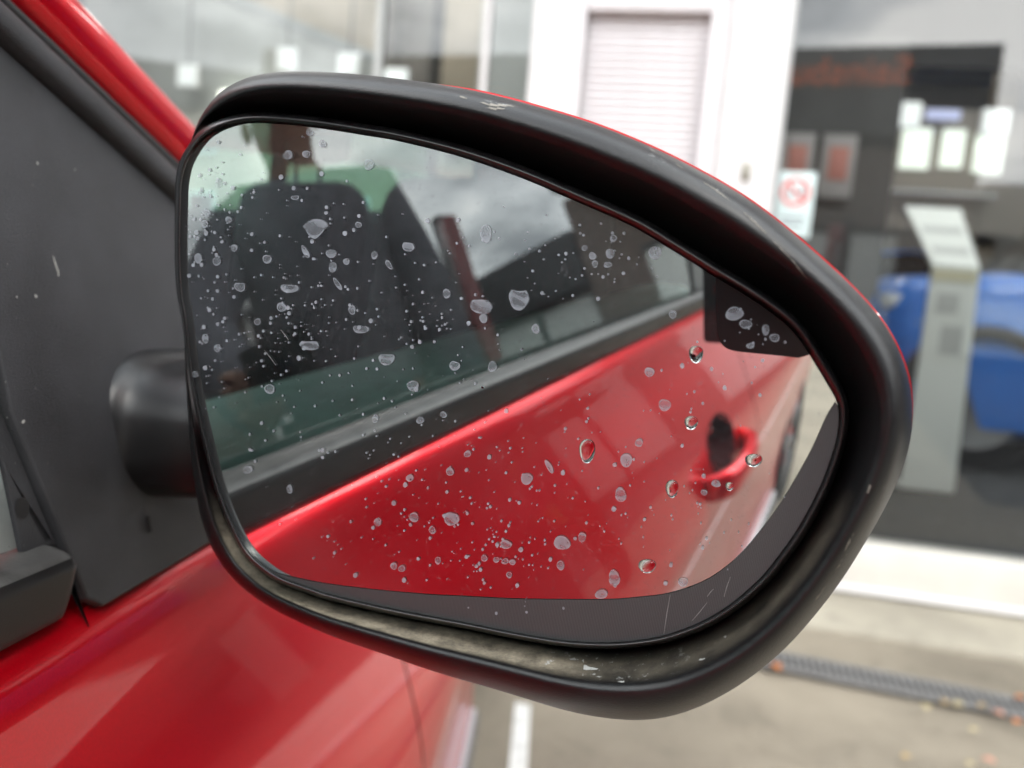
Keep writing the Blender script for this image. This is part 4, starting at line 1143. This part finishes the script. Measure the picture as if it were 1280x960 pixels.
vn = (np.array(rg).reshape(-1, 3)-SC_); vn /= np.linalg.norm(vn, axis=1, keepdims=True)
n0 = np.array(glass.data.polygons[500].normal[:])
if n0 @ vn[glass.data.polygons[500].vertices[0]] < 0:
    glass.data.flip_normals()
glass.data.normals_split_custom_set_from_vertices([tuple(v_) for v_ in vn])

# grey uncoated border along the lower edge of the glass
mtb, t, b = newmat('ribbed_grey_border')
b.inputs['Roughness'].default_value = .5
co = t.nodes.new('ShaderNodeTexCoord')
wv_ = t.nodes.new('ShaderNodeTexWave'); wv_.inputs['Scale'].default_value = 620; wv_.bands_direction = 'X'; wv_.inputs['Distortion'].default_value = 1.2; wv_.inputs['Detail'].default_value = 2; wv_.inputs['Detail Scale'].default_value = 3
t.links.new(co.outputs['Object'], wv_.inputs['Vector'])
cr = t.nodes.new('ShaderNodeValToRGB'); cr.color_ramp.elements[0].color = (.060, .060, .062, 1); cr.color_ramp.elements[1].color = (.105, .104, .107, 1)
t.links.new(wv_.outputs['Fac'], cr.inputs[0]); t.links.new(cr.outputs[0], b.inputs['Base Color'])
B_IN = [(312, 690), (330, 706), (347, 716), (385, 725), (420, 731), (480, 738), (540, 743), (580, 745), (640, 748), (700, 749), (762, 749), (800, 746), (837, 741), (880, 726), (915, 702), (945, 670), (970, 637), (992, 602), (1015, 560), (1033, 520), (1044, 502)]
i0 = int(np.argmin(np.linalg.norm(gi-np.array([310, 688]), axis=1))); i1 = int(np.argmin(np.linalg.norm(gi-np.array([1046, 503]), axis=1)))
seg = gi[i0:i1+1]; bi = catmull(B_IN, len(seg))
rows = [onglass(bi+(seg-bi)*k, .00035) for k in np.linspace(0, 1, 5)]
loft('glass_border', rows, mtb, mirror)
# black sensor window in the outer upper corner
PATCHM = pm('gloss_black_patch', (.006, .006, .007), rough=.28)
pl = catmull([(894, 347), (895, 370), (896, 400), (898, 420), (904, 432), (916, 438), (940, 441), (970, 444), (998, 447)], 40)
ie0 = int(np.argmin(np.linalg.norm(gi-np.array([892, 345]), axis=1))); ie1 = int(np.argmin(np.linalg.norm(gi-np.array([1012, 446]), axis=1)))
se = gi[ie1:ie0+1][::-1]; se = catmull(se, 40)
rows = [onglass(pl+(se-pl)*k, .0005) for k in np.linspace(0, 1, 6)]
loft('sensor_patch', rows, PATCHM, mirror)

# stalk between sail panel and housing: a soft D-shaped arm
ycen, zcen, hy, hz = .437, 1.075, .070, .043
def ssec(x, grow_, n=40, yc=ycen, zc=zcen):
    P = []
    for a in np.linspace(0, 2*math.pi, n, endpoint=False):
        ca, sa = math.cos(a), math.sin(a)
        P.append((x, yc+(hy+grow_)*np.sign(ca)*abs(ca)**.68, zc+(hz+grow_)*np.sign(sa)*abs(sa)**.72))
    return P
rows = [ssec(-.035, .003), ssec(-.026, .0015), ssec(-.020, .0005), ssec(-.0165, -.0010), ssec(-.013, -.0035), ssec(-.006, -.0055), ssec(.010, -.0070), ssec(.030, -.0085), ssec(.06, -.011, yc=ycen-.01), ssec(.10, -.013, yc=ycen-.03)]
rows = np.array([catmull(np.array(rows)[:, j], 44) for j in range(40)]).transpose(1, 0, 2)
loft('mirror_stalk', rows, BLACKP, mirror, closed_v=True)

# water spots: dried mineral marks on the glass; the larger are single pieces
def spot_material(name, a, colr):
    mt = bpy.data.materials.new(name); mt.use_nodes = True; t = mt.node_tree; t.nodes.clear()
    o = t.nodes.new('ShaderNodeOutputMaterial'); mx = t.nodes.new('ShaderNodeMixShader'); tr = t.nodes.new('ShaderNodeBsdfTransparent')
    di = t.nodes.new('ShaderNodeBsdfDiffuse'); di.inputs[0].default_value = (*colr, 1)
    co = t.nodes.new('ShaderNodeTexCoord'); w_ = t.nodes.new('ShaderNodeTexWave'); w_.bands_direction = 'Z'; w_.inputs['Scale'].default_value = 70; w_.inputs['Distortion'].default_value = 14; w_.inputs['Detail'].default_value = 3
    n_ = t.nodes.new('ShaderNodeTexNoise'); n_.inputs['Scale'].default_value = 260; n_.inputs['Detail'].default_value = 4
    t.links.new(co.outputs['Object'], w_.inputs['Vector']); t.links.new(co.outputs['Object'], n_.inputs['Vector'])
    ml = t.nodes.new('ShaderNodeMath'); ml.operation = 'MULTIPLY'; t.links.new(w_.outputs['Fac'], ml.inputs[0]); t.links.new(n_.outputs['Fac'], ml.inputs[1])
    at = t.nodes.new('ShaderNodeAttribute'); at.attribute_name = 'edge'
    ad_ = t.nodes.new('ShaderNodeMath'); ad_.operation = 'ADD'; t.links.new(ml.outputs[0], ad_.inputs[0]); t.links.new(at.outputs['Fac'], ad_.inputs[1])
    mr_ = t.nodes.new('ShaderNodeMapRange'); mr_.inputs[1].default_value = 0; mr_.inputs[2].default_value = .9; mr_.inputs[3].default_value = a*.30; mr_.inputs[4].default_value = a
    t.links.new(ad_.outputs[0], mr_.inputs[0]); t.links.new(mr_.outputs[0], mx.inputs[0]); t.links.new(tr.outputs[0], mx.inputs[1]); t.links.new(di.outputs[0], mx.inputs[2]); t.links.new(mx.outputs[0], o.inputs[0])
    return mt
SPOT = spot_material('dried_water_mark', .50, (.62, .67, .75))
SPOTS_ = spot_material('dried_water_speck', .62, (.62, .66, .74))
def spot_outline(w_, h_, shape, n=18):
    P = []
    ph = random.uniform(0, 6.28)
    for a in np.linspace(0, 2*math.pi, n, endpoint=False):
        x, y = math.cos(a)*w_/2, math.sin(a)*h_/2
        r_ = 1+.07*math.sin(2*a+ph)+.05*math.sin(3*a+2*ph)
        if shape == 't':   # flat top, tapering to a drip at the bottom
            tY = (math.sin(a)+1)/2
            x *= 1.25-1.0*tY**1.0 if math.sin(a) > -.3 else 1.1
        if shape == 'f':   # flat top
            y = max(y, -h_*.33)
        if shape == 'd':   # diagonal smear
            x, y = x*.45, y; x, y = x*.8+y*.5, y*.8-x*.5
        P.append((x*r_, y*r_))
    return np.array(P)
def add_spot(x, y, w_, h_, shape='o'):
    o2 = spot_outline(w_, h_, shape); n = len(o2); v = [np.array([x, y])]; ed = [0.0]
    jit = random.uniform(.6, 1.15)
    for s_, e_ in ((.55, .10), (.80, .30), (.90, .62), (1.0, -.15)):
        v += [np.array([x, y])+p*s_ for p in o2]; ed += [e_*jit]*n
    P = onglass(np.array(v), .00055)
    f = [(0, 1+i, 1+(i+1) % n) for i in range(n)]
    for k in range(3): f += [(1+k*n+i, 1+(k+1)*n+i, 1+(k+1)*n+(i+1) % n, 1+k*n+(i+1) % n) for i in range(n)]
    o = mesh('water_spot', P, f, SPOT, mirror, smooth=False)
    a_ = o.data.attributes.new('edge', 'FLOAT', 'POINT'); a_.data.foreach_set('value', np.array(ed, np.float32))
BIG = [(395, 287, 33, 26, 't'), (415, 317, 13, 12), (417, 334, 11, 13), (469, 319, 9, 10), (511, 308, 15, 14, 'f'), (335, 324, 11, 12), (301, 358, 15, 13, 'f'), (363, 360, 22, 13, 'f'), (353, 384, 12, 12), (441, 387, 10, 12), (383, 315, 16, 20, 'd'), (487, 331, 16, 14, 'd'),
       (274, 229, 8, 12), (259, 267, 10, 11), (257, 280, 9, 10), (287, 275, 8, 9), (294, 310, 8, 10), (272, 327, 10, 11), (249, 323, 10, 13), (449, 281, 8, 8), (434, 327, 8, 9), (388, 166, 9, 9), (404, 180, 9, 10), (462, 206, 13, 13), (361, 194, 12, 12), (384, 193, 10, 10), (370, 247, 10, 7, 'f'),
       (423, 355, 14, 20, 'd'), (452, 411, 20, 12, 'f'), (388, 431, 26, 13, 'f'), (484, 448, 22, 16, 'f'), (602, 382, 28, 22, 'f'), (605, 398, 11, 11), (559, 367, 9, 13), (608, 292, 15, 22), (649, 373, 24, 32, 'f'), (670, 411, 10, 12), (616, 458, 12, 13), (569, 457, 13, 13),
       (763, 317, 12, 12), (741, 320, 9, 10), (760, 331, 11, 7), (819, 316, 15, 18), (767, 298, 9, 9), (841, 393, 11, 10), (812, 465, 12, 13), (744, 330, 8, 9), (731, 310, 8, 7), (517, 482, 16, 13), (338, 486, 14, 12), (311, 586, 12, 12, 'f'), (363, 611, 8, 11), (518, 646, 13, 12),
       (565, 648, 19, 18), (473, 652, 9, 12), (513, 597, 9, 10), (563, 589, 10, 11), (585, 567, 9, 9), (633, 680, 14, 12), (258, 423, 9, 12), (273, 435, 8, 11), (323, 402, 8, 9), (245, 468, 9, 8), (541, 662, 9, 10), (470, 523, 8, 11), (526, 525, 10, 9), (555, 518, 9, 8),
       (831, 506, 15, 16), (783, 575, 14, 19), (776, 618, 14, 19), (659, 598, 16, 14), (703, 678, 21, 18), (687, 583, 16, 20, 'd'), (728, 671, 11, 12), (701, 706, 10, 12), (768, 722, 14, 22), (752, 742, 16, 12), (854, 727, 12, 12), (799, 553, 10, 11), (918, 392, 24, 17), (932, 405, 16, 12), (957, 412, 10, 14), (968, 422, 14, 10), (938, 432, 10, 8), (493, 707, 9, 9), (503, 710, 9, 9),
       (548, 700, 8, 9), (621, 699, 8, 8), (632, 701, 9, 8), (641, 702, 9, 7), (637, 718, 8, 8), (606, 697, 8, 9), (895, 604, 12, 9), (880, 615, 8, 8)]
for s_ in BIG: add_spot(*s_)
# countless tiny specks: one piece
v, f, ed = [], [], []
CL_ = [(262, 300, 26, 60, 130), (300, 430, 55, 55, 90), (375, 400, 24, 40, 80), (440, 340, 70, 60, 70), (545, 405, 18, 14, 26), (500, 420, 60, 40, 30), (620, 690, 40, 35, 80), (520, 650, 60, 50, 70), (745, 320, 40, 22, 50), (720, 600, 70, 60, 60), (420, 560, 90, 60, 60), (600, 560, 90, 60, 60), (850, 640, 60, 50, 50), (320, 240, 60, 40, 30), (640, 330, 80, 50, 30), (940, 400, 28, 22, 20), (880, 480, 40, 30, 20)]
for cx_, cy_, sx_, sy_, n_ in CL_:
    for _ in range(n_):
        x, y = rng.normal(cx_, sx_), rng.normal(cy_, sy_)
        # keep inside the glass outline
        ins = False; j = NS-1
        for i in range(0, NS, 4):
            k2 = (i+4) % NS
            if (gi[i][1] > y) != (gi[k2][1] > y) and x < (gi[k2][0]-gi[i][0])*(y-gi[i][1])/(gi[k2][1]-gi[i][1])+gi[i][0]: ins = not ins
        if not ins or np.min(np.linalg.norm(gi-np.array([x, y]), axis=1)) < 8: continue
        r_ = float(np.clip(rng.lognormal(.15, .5), .6, 3.2)); n8 = 7; b0_ = len(v)
        v += [onglass(np.array([x+r_*math.cos(a)*rng.uniform(.8, 1.1), y+1.15*r_*math.sin(a)*rng.uniform(.8, 1.1)]), .0005) for a in np.linspace(0, 6.283, n8, endpoint=False)]
        ed += [.5]*n8; f.append(tuple(range(b0_, b0_+n8)))
o = mesh('water_specks', v, f, SPOTS_, mirror, smooth=False); o['kind'] = 'stuff'
a_ = o.data.attributes.new('edge', 'FLOAT', 'POINT'); a_.data.foreach_set('value', np.array(ed, np.float32))
# a few wet drops that still bend the light
WATER, t, b = newmat('water_drop')
b.inputs['Transmission Weight'].default_value = 1; b.inputs['IOR'].default_value = 1.33; b.inputs['Roughness'].default_value = .0; b.inputs['Base Color'].default_value = (.97, .98, .99, 1)
for x, y, w_, h_ in ((734, 561, 20, 30), (870, 441, 18, 22), (864, 527, 17, 17), (840, 609, 16, 22), (942, 574, 22, 16), (809, 706, 22, 17), (912, 607, 11, 10)):
    rows = []
    for q, e_ in ((1.0, 0), (.97, .18), (.85, .5), (.65, .78), (.4, .94), (.15, 1.0), (.01, 1.0)):
        rows.append([onglass(np.array([x+w_/2*q*math.cos(a), y+h_/2*q*math.sin(a)*(1+.2*math.sin(a))]), .0003+.0012*e_) for a in np.linspace(0, 2*math.pi, 24, endpoint=False)])
    o = loft('water_drop', rows, WATER, mirror, closed_v=True)
# fine scratches in the lower border and glass
SCR = pm('scratch_pale', (.42, .42, .42), rough=.6)
for (xa, ya), (xb, yb) in (((838, 742), (830, 792)), ((865, 775), (884, 752)), ((892, 735), (884, 745)), ((362, 425), (352, 412)), ((345, 455), (332, 438)), ((913, 720), (905, 745))):
    a = np.array([xa, ya], float); b_ = np.array([xb, yb], float); nv = np.array([-(b_-a)[1], (b_-a)[0]]); nv = nv/np.linalg.norm(nv)*.5
    mesh('scratch', [onglass(p, .0006) for p in (a-nv*.3, a+nv*.3, (a+b_)/2+nv*1.6, b_+nv*.3, b_-nv*.3, (a+b_)/2+nv*.2)], [(0, 1, 2, 3, 4, 5)], SCR, mirror, smooth=False)

# ================================================================== photographer and phone
def skin(name, joints, edges, mat, parent=None, sub=2, root=None):
    names = list(joints); idx = {n_: i for i, n_ in enumerate(names)}
    me_ = bpy.data.meshes.new(name)
    me_.from_pydata([tuple(map(float, joints[n_][0])) for n_ in names], [(idx[a], idx[b_]) for a, b_ in edges], [])
    o = bpy.data.objects.new(name, me_); link(o, parent)
    md = o.modifiers.new('skin', 'SKIN'); md.use_smooth_shade = True
    if not me_.skin_vertices: me_.skin_vertices.new() if hasattr(me_.skin_vertices, 'new') else None
    if me_.skin_vertices:
        for n_ in names:
            sv = me_.skin_vertices[0].data[idx[n_]]
            r_ = joints[n_][1]; sv.radius = (r_, r_) if not isinstance(r_, tuple) else r_
            sv.use_root = (n_ == root)
    ss = o.modifiers.new('sub', 'SUBSURF'); ss.levels = sub; ss.render_levels = sub
    me_.materials.append(mat)
    return o
SKINM = pm('skin', (.42, .24, .17), rough=.5); JACK = pm('dark_jacket', (.15, .15, .18), rough=.75, noise=.25, nscale=30, bump=.3, bscale=120)
TROU = pm('dark_trousers', (.03, .032, .045), rough=.85); HAIR = pm('dark_hair', (.02, .015, .012), rough=.6); SHOE = pm('black_shoe', (.02, .02, .02), rough=.5)
FX = np.array([-.74, .67, 0]); FX /= np.linalg.norm(FX); RX = np.array([FX[1], -FX[0], 0]); UP = np.array([0, 0, 1.0])
pg = float(zsl(np.array(.66), np.array(-.46)))
PB_ = np.array([.625, -.445, pg])
def bp_(r_, f_, u_): return PB_+RX*r_*1.05+FX*f_+UP*u_*1.065
rtv, upv, fwv = RT[0], RT[1], RT[2]
phc = CT-fwv*.012+rtv*.052-upv*.008              # phone slab just behind the camera lens
hand_r = CT+rtv*.135-fwv*.02-upv*.012
hand_l = bp_(-.25, .10, .80)
head = np.array([0, .10, 1.62])
J = {'pelvis': (bp_(0, -.02, .95), .15), 'waist': (bp_(0, 0, 1.10), .155), 'chest': (bp_(0, .0, 1.32), .170), 'upper': (bp_(0, .0, 1.44), .12), 'neck': (bp_(0, .03, 1.53), .055), 'skull': (bp_(0, .06, 1.66), .082), 'crown': (bp_(0, .05, 1.75), .065),
     'shr': (bp_(.17, 0, 1.44), .068), 'elr': (bp_(.25, .20, 1.22), .048), 'wrr': (hand_r-UP*.05-FX*.06, .030), 'har': (hand_r-UP*.01-FX*.022, .028),
     'shl': (bp_(-.16, 0, 1.44), .075), 'ell': (bp_(-.215, .0, 1.16), .052), 'wrl': (hand_l+UP*.08-FX*.03, .030), 'hal': (hand_l, .028),
     'hipr': (bp_(.095, -.02, .90), .095), 'knr': (bp_(.11, .03, .50), .060), 'anr': (bp_(.12, -.02, .09), .042), 'tor': (bp_(.135, .15, .035), .036),
     'hipl': (bp_(-.095, -.02, .90), .095), 'knl': (bp_(-.11, .03, .50), .060), 'anl': (bp_(-.12, -.02, .09), .042), 'tol': (bp_(-.135, .15, .035), .036)}
ED = [('pelvis', 'waist'), ('waist', 'chest'), ('chest', 'upper'), ('upper', 'neck'), ('neck', 'skull'), ('skull', 'crown'), ('upper', 'shr'), ('shr', 'elr'), ('elr', 'wrr'), ('wrr', 'har'), ('upper', 'shl'), ('shl', 'ell'), ('ell', 'wrl'), ('wrl', 'hal'),
      ('pelvis', 'hipr'), ('hipr', 'knr'), ('knr', 'anr'), ('anr', 'tor'), ('pelvis', 'hipl'), ('hipl', 'knl'), ('knl', 'anl'), ('anl', 'tol')]
def fingers(h, key, out_dir, spread):
    """four fingers closing round the phone edge and a thumb"""
    for k in range(4):
        ln = (.9, 1.0, .95, .78)[k]
        b0_ = h+spread*(.018*(1.5-k)); p1 = b0_+out_dir*.026*ln+fwv*.016; p2 = p1+out_dir*(-.004)+fwv*.022*ln; p3 = p2-out_dir*.020*ln+fwv*.004
        for q, (p, r_) in enumerate(((p1, .0095), (p2, .0088), (p3, .0075))):
            J[f'{key}{k}{q}'] = (p, r_); ED.append((key if q == 0 else f'{key}{k}{q-1}', f'{key}{k}{q}'))
    t1 = h+spread*.03-fwv*.012-out_dir*.02; t2 = t1-out_dir*.03+fwv*.004
    J[f'{key}t1'] = (t1, .011); J[f'{key}t2'] = (t2, .009); ED.append((key, f'{key}t1')); ED.append((f'{key}t1', f'{key}t2'))
fingers(J['har'][0], 'har', rtv, upv); fingers(J['hal'][0], 'hal', -UP, FX)
person = skin('person', J, ED, SKINM, None, 2, 'pelvis')
tag(person, 'person in a dark jacket taking the picture, seen in the mirror glass', 'person')
def sub(keys, edges, grow_, name, mat, root, extra=None):
    jj = {k: (J[k][0], J[k][1]+grow_) for k in keys}
    if extra: jj.update(extra)
    return skin(name, jj, edges, mat, person, 2, root)
sub(['pelvis', 'waist', 'chest', 'upper', 'neck', 'shr', 'elr', 'wrr', 'shl', 'ell', 'wrl'], [('pelvis', 'waist'), ('waist', 'chest'), ('chest', 'upper'), ('upper', 'neck'), ('upper', 'shr'), ('shr', 'elr'), ('elr', 'wrr'), ('upper', 'shl'), ('shl', 'ell'), ('ell', 'wrl')], .024, 'jacket', JACK, 'pelvis')
sub(['pelvis', 'hipr', 'knr', 'anr', 'hipl', 'knl', 'anl'], [('pelvis', 'hipr'), ('hipr', 'knr'), ('knr', 'anr'), ('pelvis', 'hipl'), ('hipl', 'knl'), ('knl', 'anl')], .016, 'trousers', TROU, 'pelvis')
for s_ in 'rl':
    sub(['an'+s_, 'to'+s_], [('an'+s_, 'to'+s_)], .012, 'shoe', SHOE, 'an'+s_)
skin('hair', {'a': (bp_(0, .035, 1.76), .082), 'b': (bp_(0, -.01, 1.70), .080), 'c': (bp_(0, -.02, 1.62), .065)}, [('a', 'b'), ('b', 'c')], HAIR, person, 2, 'a')
hd = J['skull'][0]
for s_ in (-1, 1):
    for nm2, c_, rr, mt in (('eye', hd+RX*.032*s_+FX*.078+UP*.008, (.012, .010, .009), pm('eye_white', (.6, .6, .6), rough=.2)), ('ear', hd+RX*.083*s_+UP*-.005, (.012, .022, .032), SKINM)):
        mesh(nm2, [c_+RX*rr[0]*math.cos(a)*math.cos(b_)+FX*rr[1]*math.sin(a)*math.cos(b_)+UP*rr[2]*math.sin(b_) for a in np.linspace(0, 6.283, 12, endpoint=False) for b_ in np.linspace(-1.5, 1.5, 7)], grid_faces(12, 7, closed_u=True), mt, person)
v = [hd+FX*.078+UP*.02, hd+FX*.108-UP*.028, hd+FX*.08-UP*.036, hd+RX*.016+FX*.078-UP*.03, hd-RX*.016+FX*.078-UP*.03]
mesh('nose', v, [(0, 3, 1), (0, 1, 4), (1, 3, 2), (1, 2, 4), (0, 4, 2, 3)], SKINM, person)
mesh('mouth', [hd+RX*x*.024+FX*.0835-UP*(.055-.004*z_) for x, z_ in ((-1, 0), (0, 1), (1, 0), (0, -1))], [(0, 1, 2, 3)], pm('lips', (.36, .14, .12), rough=.5), person)

PHB = pm('phone_black', (.006, .006, .007), rough=.15)
RPH = np.stack([rtv, upv, fwv], 1)
ph = bevel_box('phone', phc-fwv*.0, (.150, .072, .0078), PHB, None, .003, 2, RPH); tag(ph, 'black phone held sideways by the person in the mirror', 'phone')
bevel_box('camera_bump', phc-rtv*.052-upv*-.012+fwv*.0046-rtv*.0+upv*.004, (.030, .030, .002), pm('camera_bump', (.01, .01, .01), rough=.1), ph, .0008, 2, RPH)
bevel_box('screen', phc-fwv*.0042, (.144, .067, .0006), pm('phone_screen', (.02, .02, .02), rough=.1), ph, .0002, 1, RPH)
